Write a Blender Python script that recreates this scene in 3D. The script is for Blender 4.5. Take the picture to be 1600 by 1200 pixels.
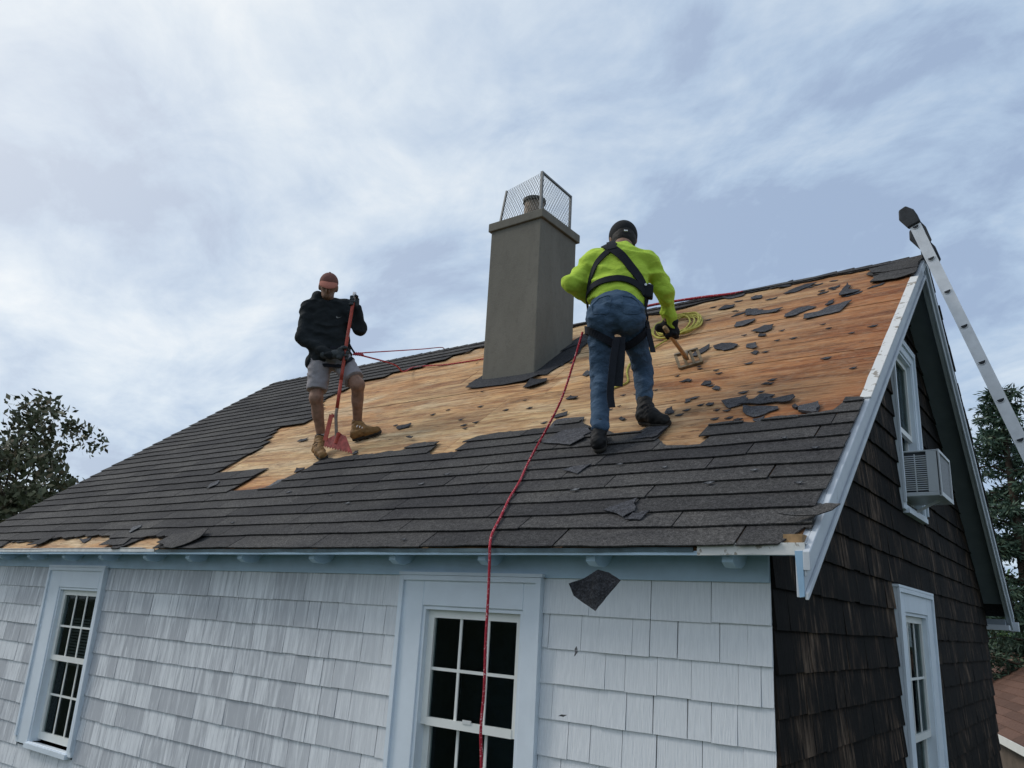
import bpy, bmesh, math, random
import numpy as np
from mathutils import Vector, Matrix, noise

for o_ in list(bpy.data.objects):
    bpy.data.objects.remove(o_, do_unlink=True)
scene = bpy.context.scene
COL = scene.collection
rnd = random.Random(7)
R_ = math.radians

# ------------------------------------------------------------------ camera
cam = bpy.data.cameras.new('camera'); camo = bpy.data.objects.new('camera', cam); COL.objects.link(camo)
cam.sensor_fit = 'HORIZONTAL'; cam.sensor_width = 36.0; cam.lens = 28.0
cam.clip_start = 0.05; cam.clip_end = 3000
RB = Matrix(((0.80406685, 0.12324502, 0.58162460), (0.59200967, -0.25611052, -0.76415440), (0.05478195, 0.95875861, -0.27889223)))
camo.matrix_world = Matrix.Translation((1.258, -3.662, 2.400)) @ RB.to_4x4()
scene.camera = camo

# ------------------------------------------------------------------ sky, sun, exposure
SUN_TO = Vector((-0.88, -0.34, 0.80)).normalized()
world = bpy.data.worlds.new('World'); scene.world = world; world.use_nodes = True
wt = world.node_tree; wt.nodes.clear()
def wn(t, **k):
    n = wt.nodes.new(t)
    for a, b in k.items(): setattr(n, a, b)
    return n
WO = wn('ShaderNodeOutputWorld'); WB = wn('ShaderNodeBackground'); WB.inputs['Strength'].default_value = 0.1
SK = wn('ShaderNodeTexSky', sky_type='NISHITA'); SK.sun_disc = False
SK.sun_elevation = math.asin(SUN_TO.z); SK.sun_rotation = math.atan2(SUN_TO.x, SUN_TO.y)
SK.air_density = 1.0; SK.dust_density = 2.0; SK.ozone_density = 1.0
tc = wn('ShaderNodeTexCoord')
sep = wn('ShaderNodeSeparateXYZ'); wt.links.new(tc.outputs['Generated'], sep.inputs[0])
def wmath(op, a, b=None, clamp=False):
    n = wn('ShaderNodeMath', operation=op); n.use_clamp = clamp
    for i, v in enumerate((a, b)):
        if v is None: continue
        if hasattr(v, 'links'): wt.links.new(v, n.inputs[i])
        else: n.inputs[i].default_value = v
    return n.outputs[0]
zz = wmath('ADD', wmath('ABSOLUTE', sep.outputs[2]), 0.30)
cmb = wn('ShaderNodeCombineXYZ')
wt.links.new(wmath('DIVIDE', sep.outputs[0], zz), cmb.inputs[0])
wt.links.new(wmath('DIVIDE', sep.outputs[1], zz), cmb.inputs[1])
def wnoise(scale, detail, rough, dist, mapping):
    mp = wn('ShaderNodeMapping'); mp.inputs['Location'].default_value = mapping[0]; mp.inputs['Rotation'].default_value = mapping[1]; mp.inputs['Scale'].default_value = mapping[2]
    wt.links.new(cmb.outputs[0], mp.inputs[0])
    n = wn('ShaderNodeTexNoise'); n.inputs['Scale'].default_value = scale; n.inputs['Detail'].default_value = detail
    n.inputs['Roughness'].default_value = rough; n.inputs['Distortion'].default_value = dist
    wt.links.new(mp.outputs[0], n.inputs['Vector']); return n.outputs['Fac']
n1 = wnoise(1.5, 8, 0.60, 0.35, ((3.1, 1.7, 0), (0, 0, 0.9), (1.0, 1.25, 1)))
n2 = wnoise(4.6, 7, 0.62, 0.5, ((7.1, 2.2, 0), (0, 0, 0.9), (1.0, 1.35, 1)))
n3 = wnoise(0.8, 3, 0.5, 0.2, ((1.2, 5.0, 0), (0, 0, 0.2), (1.0, 1.0, 1)))
cl = wmath('ADD', wmath('MULTIPLY', n1, 0.78), wmath('ADD', wmath('MULTIPLY', n2, 0.30), wmath('MULTIPLY', n3, 0.02)))
rp_ = wn('ShaderNodeValToRGB'); e_ = rp_.color_ramp.elements
e_[0].position = 0.46; e_[0].color = (3.45, 4.45, 6.15, 1)
e_[1].position = 0.69; e_[1].color = (7.9, 8.45, 8.9, 1)
m_ = rp_.color_ramp.elements.new(0.51); m_.color = (4.25, 5.45, 7.1, 1)
m_ = rp_.color_ramp.elements.new(0.60); m_.color = (6.0, 7.0, 8.1, 1)
wt.links.new(cl, rp_.inputs[0])
mixw = wn('ShaderNodeMix', data_type='RGBA'); mixw.inputs[0].default_value = 0.86
wt.links.new(SK.outputs[0], mixw.inputs[6]); wt.links.new(rp_.outputs[0], mixw.inputs[7])
gd = wn('ShaderNodeVectorMath', operation='DOT_PRODUCT'); wt.links.new(tc.outputs['Generated'], gd.inputs[0]); gd.inputs[1].default_value = (SUN_TO.x, SUN_TO.y, SUN_TO.z)
glow = wmath('MULTIPLY', wmath('POWER', wmath('MAXIMUM', gd.outputs['Value'], 0.0), 2.8), 0.60, True)
mixg = wn('ShaderNodeMix', data_type='RGBA'); wt.links.new(glow, mixg.inputs[0]); wt.links.new(mixw.outputs[2], mixg.inputs[6]); mixg.inputs[7].default_value = (9.3, 9.2, 8.9, 1)
wt.links.new(mixg.outputs[2], WB.inputs[0]); wt.links.new(WB.outputs[0], WO.inputs[0])

sun = bpy.data.lights.new('sun', 'SUN'); sun.energy = 1.4; sun.angle = R_(16); sun.color = (1.0, 0.95, 0.88)
suno = bpy.data.objects.new('sun', sun); COL.objects.link(suno)
suno.rotation_euler = SUN_TO.to_track_quat('Z', 'Y').to_euler(); suno.location = (-20, -15, 30)
scene.view_settings.view_transform = 'Standard'; scene.view_settings.look = 'None'
scene.view_settings.gamma = 1.0; scene.view_settings.use_curve_mapping = False
scene.view_settings.exposure = 0.16
scene.render.engine = 'CYCLES'

# ------------------------------------------------------------------ materials
class M:
    """small node builder for one material"""
    def __init__(s, name, rough=0.8, spec=0.3):
        s.m = bpy.data.materials.new(name); s.m.use_nodes = True; s.t = s.m.node_tree
        s.b = s.t.nodes['Principled BSDF']; s.b.inputs['Roughness'].default_value = rough
        s.b.inputs['Specular IOR Level'].default_value = spec
        s._oc = None
    def n(s, t, **k):
        x = s.t.nodes.new(t)
        for a, b in k.items(): setattr(x, a, b)
        return x
    def l(s, a, b): s.t.links.new(a, b)
    def oc(s): 
        if s._oc is None: s._oc = s.n('ShaderNodeTexCoord').outputs['Object']
        return s._oc
    def rand(s): return s.n('ShaderNodeObjectInfo').outputs['Random']
    def math(s, op, a, b=None, clamp=False):
        x = s.n('ShaderNodeMath', operation=op); x.use_clamp = clamp
        for i, v in enumerate((a, b)):
            if v is None: continue
            if hasattr(v, 'links'): s.l(v, x.inputs[i])
            else: x.inputs[i].default_value = v
        return x.outputs[0]
    def noise(s, scale=(1, 1, 1), detail=4, rough=0.55, dist=0.0, off=None, loc=(0, 0, 0)):
        mp = s.n('ShaderNodeMapping'); mp.inputs['Scale'].default_value = scale; mp.inputs['Location'].default_value = loc
        s.l(s.oc(), mp.inputs[0]); v = mp.outputs[0]
        if off is not None:
            ad = s.n('ShaderNodeVectorMath', operation='ADD'); s.l(v, ad.inputs[0])
            cb = s.n('ShaderNodeCombineXYZ'); f = s.math('MULTIPLY', s.rand(), off)
            for i in range(3): s.l(f, cb.inputs[i])
            s.l(cb.outputs[0], ad.inputs[1]); v = ad.outputs[0]
        x = s.n('ShaderNodeTexNoise'); x.inputs['Scale'].default_value = 1.0; x.inputs['Detail'].default_value = detail
        x.inputs['Roughness'].default_value = rough; x.inputs['Distortion'].default_value = dist
        s.l(v, x.inputs['Vector']); return x.outputs['Fac']
    def ramp(s, f, stops):
        x = s.n('ShaderNodeValToRGB'); e = x.color_ramp.elements
        while len(e) < len(stops): e.new(0.5)
        for el, (p, c) in zip(e, stops):
            el.position = p; el.color = (c[0], c[1], c[2], 1) if hasattr(c, '__len__') else (c, c, c, 1)
        s.l(f, x.inputs[0]); return x.outputs[0]
    def mix(s, f, a, b, blend='MIX'):
        x = s.n('ShaderNodeMix', data_type='RGBA', blend_type=blend)
        for i, v in ((0, f), (6, a), (7, b)):
            if hasattr(v, 'links'): s.l(v, x.inputs[i])
            elif i == 0: x.inputs[0].default_value = v
            else: x.inputs[i].default_value = (v[0], v[1], v[2], 1)
        return x.outputs[2]
    def base(s, c):
        if hasattr(c, 'links'): s.l(c, s.b.inputs['Base Color'])
        else: s.b.inputs['Base Color'].default_value = (c[0], c[1], c[2], 1)
        return s
    def bump(s, h, strength=0.4, dist=0.004):
        x = s.n('ShaderNodeBump'); x.inputs['Strength'].default_value = strength; x.inputs['Distance'].default_value = dist
        s.l(h, x.inputs['Height']); s.l(x.outputs[0], s.b.inputs['Normal']); return s
MAT = {}
def plain(name, c, rough=0.7, spec=0.3, metal=0.0, var=0.25, sc=14, bump=0.25, bs=60, bd=0.003):
    m = M(name, rough, spec); m.b.inputs['Metallic'].default_value = metal
    f = m.noise((sc, sc, sc), 5, 0.6)
    lo = tuple(x * (1 - var) for x in c); hi = tuple(min(1, x * (1 + var)) for x in c)
    m.base(m.ramp(f, [(0.3, lo), (0.7, hi)]))
    if bump: m.bump(m.noise((bs, bs, bs), 3, 0.6), bump, bd)
    MAT[name] = m.m; return m.m

# bare roof sheathing
m = M('sheathing_wood', 0.78, 0.18)
g1 = m.noise((0.50, 3.6, 3.6), 7, 0.66, 0.5, off=9)
g2 = m.noise((2.2, 30, 30), 6, 0.68, 0.4, off=13)
g3 = m.noise((0.40, 1.0, 1.0), 4, 0.55, 0.3)
g4 = m.noise((1.3, 3.6, 3.6), 6, 0.72, 1.0, loc=(4, 1, 2))
g5 = m.noise((9.0, 95, 95), 4, 0.7, 0.0, off=5)
g6 = m.noise((4.2, 42, 42), 5, 0.75, 0.6, loc=(9, 3, 1)); g7 = m.noise((16, 26, 26), 5, 0.72, 0.5, loc=(2, 8, 5)); g8 = m.noise((1.4, 11, 11), 6, 0.72, 0.8, loc=(7, 7, 0))
c1 = m.ramp(m.math('ADD', m.math('MULTIPLY', g1, 0.60), m.math('MULTIPLY', g2, 0.42)),
            [(0.34, (0.15, 0.085, 0.050)), (0.43, (0.34, 0.185, 0.090)), (0.51, (0.50, 0.315, 0.155)), (0.59, (0.62, 0.44, 0.235)), (0.72, (0.68, 0.53, 0.33))])
c1 = m.mix(m.math('MULTIPLY', m.ramp(g3, [(0.42, 0.0), (0.60, 0.9)]), 0.72), c1, m.mix(1.0, c1, (0.98, 0.66, 0.45), 'MULTIPLY'))
c1 = m.mix(m.ramp(g4, [(0.52, 0.0), (0.70, 0.62)]), c1, (0.135, 0.088, 0.060))
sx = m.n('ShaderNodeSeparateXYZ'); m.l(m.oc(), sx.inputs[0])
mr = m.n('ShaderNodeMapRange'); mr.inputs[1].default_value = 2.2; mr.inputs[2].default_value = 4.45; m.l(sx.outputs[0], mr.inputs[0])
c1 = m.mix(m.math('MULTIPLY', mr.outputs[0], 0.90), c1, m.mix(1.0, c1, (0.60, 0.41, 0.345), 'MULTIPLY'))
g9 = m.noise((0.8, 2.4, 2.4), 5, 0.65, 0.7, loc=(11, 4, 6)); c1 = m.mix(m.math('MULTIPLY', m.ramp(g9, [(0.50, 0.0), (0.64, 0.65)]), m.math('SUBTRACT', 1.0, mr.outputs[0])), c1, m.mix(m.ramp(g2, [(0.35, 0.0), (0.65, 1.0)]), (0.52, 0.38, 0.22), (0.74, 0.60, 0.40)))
c1 = m.mix(m.ramp(g8, [(0.50, 0.0), (0.62, 0.68)]), c1, m.mix(1.0, c1, (0.42, 0.34, 0.30), 'MULTIPLY'))
c1 = m.mix(m.ramp(g7, [(0.48, 0.0), (0.70, 0.40)]), c1, (0.40, 0.30, 0.20))
c1 = m.mix(m.ramp(g6, [(0.605, 0.0), (0.63, 0.85)]), c1, (0.060, 0.038, 0.028))
c1 = m.mix(0.5, c1, m.mix(1.0, c1, m.ramp(g5, [(0.32, 0.40), (0.60, 1.22)]), 'MULTIPLY'))
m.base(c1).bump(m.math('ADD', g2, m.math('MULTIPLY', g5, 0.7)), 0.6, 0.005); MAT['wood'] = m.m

# asphalt shingles
def asphalt(name, c, dv=1.0):
    m = M(name, 0.92, 0.22)
    sp = m.noise((150, 150, 150), 2, 0.75); sp2 = m.noise((48, 48, 48), 3, 0.7); pt = m.noise((1.6, 2.2, 2.2), 6, 0.62, 0.4); rn = m.rand()
    fine = m.noise((30, 60, 60), 4, 0.7)
    col = m.ramp(m.math('ADD', m.math('MULTIPLY', sp, 0.6), m.math('MULTIPLY', sp2, 0.4)), [(0.36, tuple(x * 0.35 for x in c)), (0.50, c), (0.66, tuple(x * 2.4 for x in c))])
    col = m.mix(1.0, col, m.ramp(pt, [(0.28, (0.66, 0.66, 0.72)), (0.72, (1.36, 1.34, 1.30))]), 'MULTIPLY')
    col = m.mix(1.0, col, m.ramp(rn, [(0.0, (0.70, 0.70, 0.73)), (1.0, (1.28, 1.26, 1.24))]), 'MULTIPLY')
    sc = m.noise((5, 40, 40), 4, 0.65, 1.0)
    col = m.mix(m.ramp(sc, [(0.64, 0.0), (0.74, 0.40)]), col, (0.17, 0.17, 0.17))
    m.base(col).bump(m.math('ADD', m.math('MULTIPLY', sp, 0.6), m.math('ADD', m.math('MULTIPLY', sp2, 0.5), fine)), 0.7, 0.006); MAT[name] = m.m
asphalt('asphalt', (0.050, 0.049, 0.048)); asphalt('asphalt_scrap', (0.052, 0.054, 0.060)); asphalt('asphalt_pale', (0.10, 0.105, 0.11))
asphalt('flashing', (0.028, 0.030, 0.034))

# white painted wall shingles
m = M('white_shingle', 0.65, 0.3)
st = m.noise((30, 30, 1.6), 6, 0.68, 0.5, off=30); st2 = m.noise((150, 150, 3.0), 3, 0.6, off=11); rn = m.rand()
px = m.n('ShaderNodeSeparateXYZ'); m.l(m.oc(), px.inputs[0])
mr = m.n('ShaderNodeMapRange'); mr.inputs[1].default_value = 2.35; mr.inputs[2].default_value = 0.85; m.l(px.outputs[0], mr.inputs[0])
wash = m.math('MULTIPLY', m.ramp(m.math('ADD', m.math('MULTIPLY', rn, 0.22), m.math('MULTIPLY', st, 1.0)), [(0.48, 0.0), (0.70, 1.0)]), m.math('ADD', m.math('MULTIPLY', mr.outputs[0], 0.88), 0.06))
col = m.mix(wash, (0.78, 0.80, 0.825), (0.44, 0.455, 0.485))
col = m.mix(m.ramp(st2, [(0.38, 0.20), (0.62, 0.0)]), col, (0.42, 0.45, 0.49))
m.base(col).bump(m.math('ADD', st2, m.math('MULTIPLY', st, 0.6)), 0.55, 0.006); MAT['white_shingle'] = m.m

# dark weathered wall shingles
m = M('dark_shingle', 0.88, 0.2)
st = m.noise((26, 26, 2.4), 6, 0.68, 0.6, off=4); st2 = m.noise((130, 130, 2.5), 3, 0.6, off=21); bl = m.noise((3, 3, 2.2), 4, 0.6, 0.5); rn = m.rand()
f = m.math('ADD', m.math('MULTIPLY', st, 0.55), m.math('ADD', m.math('MULTIPLY', bl, 0.47), m.math('MULTIPLY', rn, 0.06)))
col = m.ramp(f, [(0.45, (0.003, 0.0025, 0.0025)), (0.545, (0.007, 0.005, 0.004)), (0.605, (0.042, 0.027, 0.018)), (0.70, (0.165, 0.115, 0.080))])
m.base(col).bump(m.math('ADD', st2, st), 0.8, 0.008); MAT['dark_shingle'] = m.m

# chimney stucco
m = M('stucco', 0.95, 0.15)
a = m.noise((1.6, 1.6, 1.0), 5, 0.6, 0.3); b = m.noise((60, 60, 60), 4, 0.7); c = m.noise((9, 9, 2.5), 4, 0.65, 0.4)
col = m.ramp(a, [(0.3, (0.150, 0.142, 0.122)), (0.7, (0.195, 0.185, 0.160))])
col = m.mix(m.ramp(c, [(0.52, 0.0), (0.75, 0.35)]), col, (0.115, 0.110, 0.098))
d = m.noise((3.2, 3.2, 0.45), 5, 0.7, 0.6, loc=(3, 3, 3)); e = m.noise((24, 24, 18), 5, 0.75)
col = m.mix(m.ramp(d, [(0.52, 0.0), (0.70, 0.45)]), col, (0.225, 0.215, 0.19)); col = m.mix(m.ramp(e, [(0.30, 0.35), (0.48, 0.0)]), col, (0.10, 0.096, 0.085))
m.base(col).bump(m.math('ADD', b, m.math('MULTIPLY', c, 0.6)), 0.5, 0.006); MAT['stucco'] = m.m

# peeling white paint
m = M('peeling_paint', 0.7, 0.3)
a = m.noise((14, 14, 14), 6, 0.7, 0.5); b = m.noise((50, 50, 50), 4, 0.7)
m.base(m.mix(m.ramp(a, [(0.56, 0.0), (0.60, 1.0)]), (0.66, 0.66, 0.64), (0.30, 0.27, 0.23))).bump(m.math('ADD', a, b), 0.5, 0.004); MAT['peeling'] = m.m
m = M('trim_paint', 0.55, 0.35)
a = m.noise((5, 5, 5), 5, 0.65, 0.4); b = m.noise((40, 12, 12), 4, 0.7)
m.base(m.mix(m.ramp(b, [(0.62, 0.0), (0.72, 0.55)]), m.ramp(a, [(0.3, (0.46, 0.50, 0.545)), (0.7, (0.56, 0.595, 0.635))]), (0.30, 0.32, 0.34))).bump(b, 0.2, 0.002); MAT['trim'] = m.m
plain('window_trim', (0.68, 0.745, 0.81), 0.5, 0.35, var=0.06, sc=4, bump=0.12, bs=90)
plain('sash_white', (0.76, 0.77, 0.74), 0.45, 0.4, var=0.05, sc=6, bump=0.1, bs=90)
plain('eave_blue_cast', (0.27, 0.42, 0.57), 0.6, 0.3, var=0.16, sc=5, bump=0.2, bs=40)  # blue cast of the light under the eave, put into the colour
plain('frieze_blue_cast', (0.45, 0.58, 0.69), 0.6, 0.3, var=0.10, sc=5, bump=0.2, bs=40)  # frieze tinted with the same painted-in blue light
plain('eave_tail_blue_cast', (0.50, 0.66, 0.80), 0.6, 0.3, var=0.10, sc=9, bump=0.2, bs=40)  # fascia and rafter tails: bluish light painted as base colour
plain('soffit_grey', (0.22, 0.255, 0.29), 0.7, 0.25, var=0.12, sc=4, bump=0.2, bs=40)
plain('metal_white', (0.62, 0.63, 0.62), 0.5, 0.4, var=0.18, sc=16, bump=0.35, bs=30)
plain('teal_metal', (0.07, 0.115, 0.135), 0.5, 0.4, var=0.4, sc=9, bump=0.3, bs=30)
plain('raw_board', (0.36, 0.23, 0.12), 0.8, 0.2, var=0.4, sc=14)
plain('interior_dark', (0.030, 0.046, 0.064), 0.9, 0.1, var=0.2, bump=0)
plain('blind', (0.10, 0.105, 0.11), 0.7, 0.2, var=0.1, bump=0)
plain('backing', (0.05, 0.05, 0.05), 0.9, 0.1, bump=0)
plain('aluminium', (0.56, 0.575, 0.59), 0.42, 0.5, metal=0.55, var=0.10, sc=12, bump=0.1, bs=40)
plain('black_rubber', (0.028, 0.032, 0.038), 0.7, 0.35, var=0.3, sc=20)
plain('cage_steel', (0.16, 0.165, 0.165), 0.5, 0.4, metal=0.4, var=0.2, sc=40, bump=0)
plain('clay_pot', (0.34, 0.27, 0.21), 0.8, 0.25, var=0.4, sc=12)
plain('pot_dark', (0.10, 0.098, 0.088), 0.9, 0.2, var=0.3, sc=12)
plain('ac_case', (0.56, 0.585, 0.60), 0.45, 0.4, var=0.05, sc=6, bump=0.08)
plain('ac_dark', (0.05, 0.055, 0.06), 0.7, 0.3, bump=0)
plain('ac_coil', (0.20, 0.21, 0.22), 0.6, 0.4, metal=0.3, var=0.3, sc=70)
plain('skin', (0.25, 0.142, 0.098), 0.62, 0.3, var=0.28, sc=22, bump=0.35, bs=90)
plain('hoodie_black', (0.016, 0.020, 0.023), 0.9, 0.2, var=0.25, sc=9, bump=0.5, bs=28, bd=0.012)
plain('shorts_grey', (0.27, 0.255, 0.27), 0.9, 0.2, var=0.14, sc=12, bump=0.5, bs=24, bd=0.012)
plain('glove_grey', (0.050, 0.058, 0.064), 0.85, 0.25, var=0.3, sc=30, bump=0.4)
plain('glove_black', (0.010, 0.011, 0.014), 0.85, 0.25, var=0.3, sc=30, bump=0.4)
plain('boot_tan', (0.21, 0.115, 0.042), 0.75, 0.3, var=0.35, sc=18, bump=0.4)
plain('boot_black', (0.008, 0.008, 0.009), 0.7, 0.3, var=0.3, sc=18, bump=0.3)
plain('sole_dark', (0.030, 0.027, 0.024), 0.85, 0.2, var=0.3)
plain('cap_red', (0.165, 0.075, 0.062), 0.85, 0.2, var=0.15, sc=20, bump=0.3, bs=150)
plain('cap_brim', (0.33, 0.125, 0.092), 0.85, 0.2, var=0.1, sc=20, bump=0.2)
plain('cap_black', (0.012, 0.013, 0.015), 0.85, 0.25, var=0.2, sc=20, bump=0.3, bs=150)
plain('hair', (0.012, 0.010, 0.009), 0.7, 0.3, var=0.3, sc=60)
plain('eye_white', (0.5, 0.48, 0.45), 0.3, 0.5, bump=0)
plain('webbing', (0.010, 0.012, 0.018), 0.8, 0.25, var=0.25, sc=30, bump=0.3, bs=200)
plain('tag_white', (0.75, 0.75, 0.75), 0.6, 0.3, bump=0)
plain('sock', (0.42, 0.40, 0.38), 0.9, 0.2, bs=80)
plain('tool_red', (0.38, 0.055, 0.035), 0.5, 0.4, var=0.3, sc=25, bump=0.2)
plain('tool_blade', (0.36, 0.075, 0.065), 0.55, 0.4, var=0.5, sc=22, bump=0.3)
plain('tool_steel', (0.22, 0.17, 0.14), 0.5, 0.45, metal=0.4, var=0.35, sc=25)
plain('tape_white', (0.62, 0.60, 0.60), 0.6, 0.3)
plain('mark_grey', (0.22, 0.23, 0.23), 0.7, 0.3)
plain('handle_wood', (0.40, 0.26, 0.135), 0.65, 0.3, var=0.25, sc=20)
plain('fork_steel', (0.20, 0.145, 0.085), 0.5, 0.45, metal=0.35, var=0.35, sc=25)
plain('rope_yellow', (0.40, 0.36, 0.085), 0.85, 0.2, var=0.3, sc=60, bump=0.6, bs=160)
plain('bark', (0.07, 0.055, 0.042), 0.95, 0.1, var=0.35, sc=8, bump=0.8, bs=12, bd=0.03)
plain('neighbour_siding', (0.13, 0.105, 0.085), 0.9, 0.2, var=0.2, sc=5)
plain('concrete', (0.28, 0.27, 0.25), 0.95, 0.2, var=0.2, sc=5)
m = M('hivis', 0.85, 0.2); f = m.noise((6, 6, 6), 4, 0.6)
m.base(m.ramp(f, [(0.3, (0.40, 0.56, 0.055)), (0.7, (0.50, 0.68, 0.080))])).bump(m.noise((26, 26, 40), 4, 0.6, 0.6), 0.55, 0.014); MAT['hivis'] = m.m
m = M('denim', 0.9, 0.2); f = m.noise((7, 7, 5), 5, 0.65, 0.4); fb = m.noise((22, 22, 34), 4, 0.6, 0.8)
m.base(m.ramp(f, [(0.25, (0.040, 0.070, 0.115)), (0.52, (0.058, 0.098, 0.155)), (0.80, (0.085, 0.135, 0.20))])).bump(fb, 0.65, 0.014); MAT['denim'] = m.m
m = M('red_rope', 0.8, 0.25)
w1 = m.noise((120, 120, 120), 2, 0.6)
m.base(m.ramp(w1, [(0.40, (0.30, 0.016, 0.030)), (0.60, (0.44, 0.03, 0.05)), (0.66, (0.72, 0.55, 0.55))])).bump(w1, 0.6, 0.003); MAT['red_rope'] = m.m
# glass
m = bpy.data.materials.new('pane_glass'); m.use_nodes = True; t = m.node_tree; t.nodes.clear()
o = t.nodes.new('ShaderNodeOutputMaterial'); mx = t.nodes.new('ShaderNodeMixShader'); fr = t.nodes.new('ShaderNodeFresnel'); fr.inputs[0].default_value = 1.5
tr = t.nodes.new('ShaderNodeBsdfTransparent'); tr.inputs[0].default_value = (0.72, 0.78, 0.78, 1); gl = t.nodes.new('ShaderNodeBsdfGlossy'); gl.inputs['Roughness'].default_value = 0.03
ge = t.nodes.new('ShaderNodeNewGeometry'); mm = t.nodes.new('ShaderNodeMath'); mm.operation = 'SUBTRACT'; mm.inputs[0].default_value = 1.0; t.links.new(ge.outputs['Backfacing'], mm.inputs[1]); m2_ = t.nodes.new('ShaderNodeMath'); m2_.operation = 'MULTIPLY'; t.links.new(mm.outputs[0], m2_.inputs[0]); t.links.new(fr.outputs[0], m2_.inputs[1]); t.links.new(m2_.outputs[0], mx.inputs[0]); t.links.new(tr.outputs[0], mx.inputs[1]); t.links.new(gl.outputs[0], mx.inputs[2]); t.links.new(mx.outputs[0], o.inputs[0]); MAT['glass'] = m
def leafmat(name, a, b, c):
    m = M(name, 0.6, 0.3); r = m.noise((0.9, 0.9, 0.9), 4, 0.7); g = m.n('ShaderNodeNewGeometry').outputs['Random Per Island']
    col = m.mix(m.math('ADD', m.math('MULTIPLY', g, 0.6), m.math('MULTIPLY', r, 0.4)), a, b)
    col = m.mix(m.ramp(g, [(0.80, 0.0), (0.95, 0.6)]), col, c)
    m.base(col); MAT[name] = m.m
leafmat('leaf_dark', (0.052, 0.068, 0.038), (0.135, 0.135, 0.072), (0.17, 0.115, 0.075))
leafmat('leaf_needle', (0.030, 0.062, 0.046), (0.080, 0.130, 0.082), (0.11, 0.145, 0.08))
leafmat('leaf_mid', (0.045, 0.095, 0.032), (0.145, 0.23, 0.068), (0.24, 0.25, 0.07))
leafmat('leaf_deep', (0.030, 0.066, 0.036), (0.085, 0.145, 0.066), (0.10, 0.16, 0.06))
m = M('grass', 0.95, 0.1); f = m.noise((0.6, 0.6, 0.6), 8, 0.7)
m.base(m.ramp(f, [(0.3, (0.030, 0.045, 0.022)), (0.7, (0.065, 0.080, 0.042))])); MAT['grass'] = m.m
m = M('brown_roof', 0.92, 0.2); f = m.noise((30, 30, 30), 4, 0.7); rn = m.rand()
m.base(m.mix(1.0, m.ramp(f, [(0.3, (0.085, 0.046, 0.034)), (0.7, (0.16, 0.092, 0.066))]), m.ramp(rn, [(0, 0.75), (1, 1.2)]), 'MULTIPLY')); MAT['brown_roof'] = m.m

# ------------------------------------------------------------------ object helpers
ORG = {}
def empty(name, loc, label, cat, group=None):
    o = bpy.data.objects.new(name, None); COL.objects.link(o); o.location = loc; o.empty_display_size = 0.1
    o['label'] = label; o['category'] = cat
    if group: o['group'] = group
    ORG[o] = Vector(loc); return o
def new(name, verts, faces, mat, parent=None, smooth=False, loc=None, label=None, cat=None, group=None, kind=None):
    """one mesh object from world-space vertices"""
    org = ORG[parent] if parent else Vector(loc) if loc is not None else Vector((0, 0, 0))
    me = bpy.data.meshes.new(name)
    v = np.asarray(verts, dtype=np.float64).reshape(-1, 3) - np.array(org)
    me.from_pydata([tuple(x) for x in v], [], faces); me.update()
    if smooth: me.polygons.foreach_set('use_smooth', [True] * len(me.polygons))
    me.materials.append(MAT[mat] if isinstance(mat, str) else mat)
    o = bpy.data.objects.new(name, me); COL.objects.link(o)
    if parent: o.parent = parent
    else: o.location = org
    ORG[o] = org
    if label: o['label'] = label
    if cat: o['category'] = cat
    if group: o['group'] = group
    if kind: o['kind'] = kind
    return o
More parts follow.
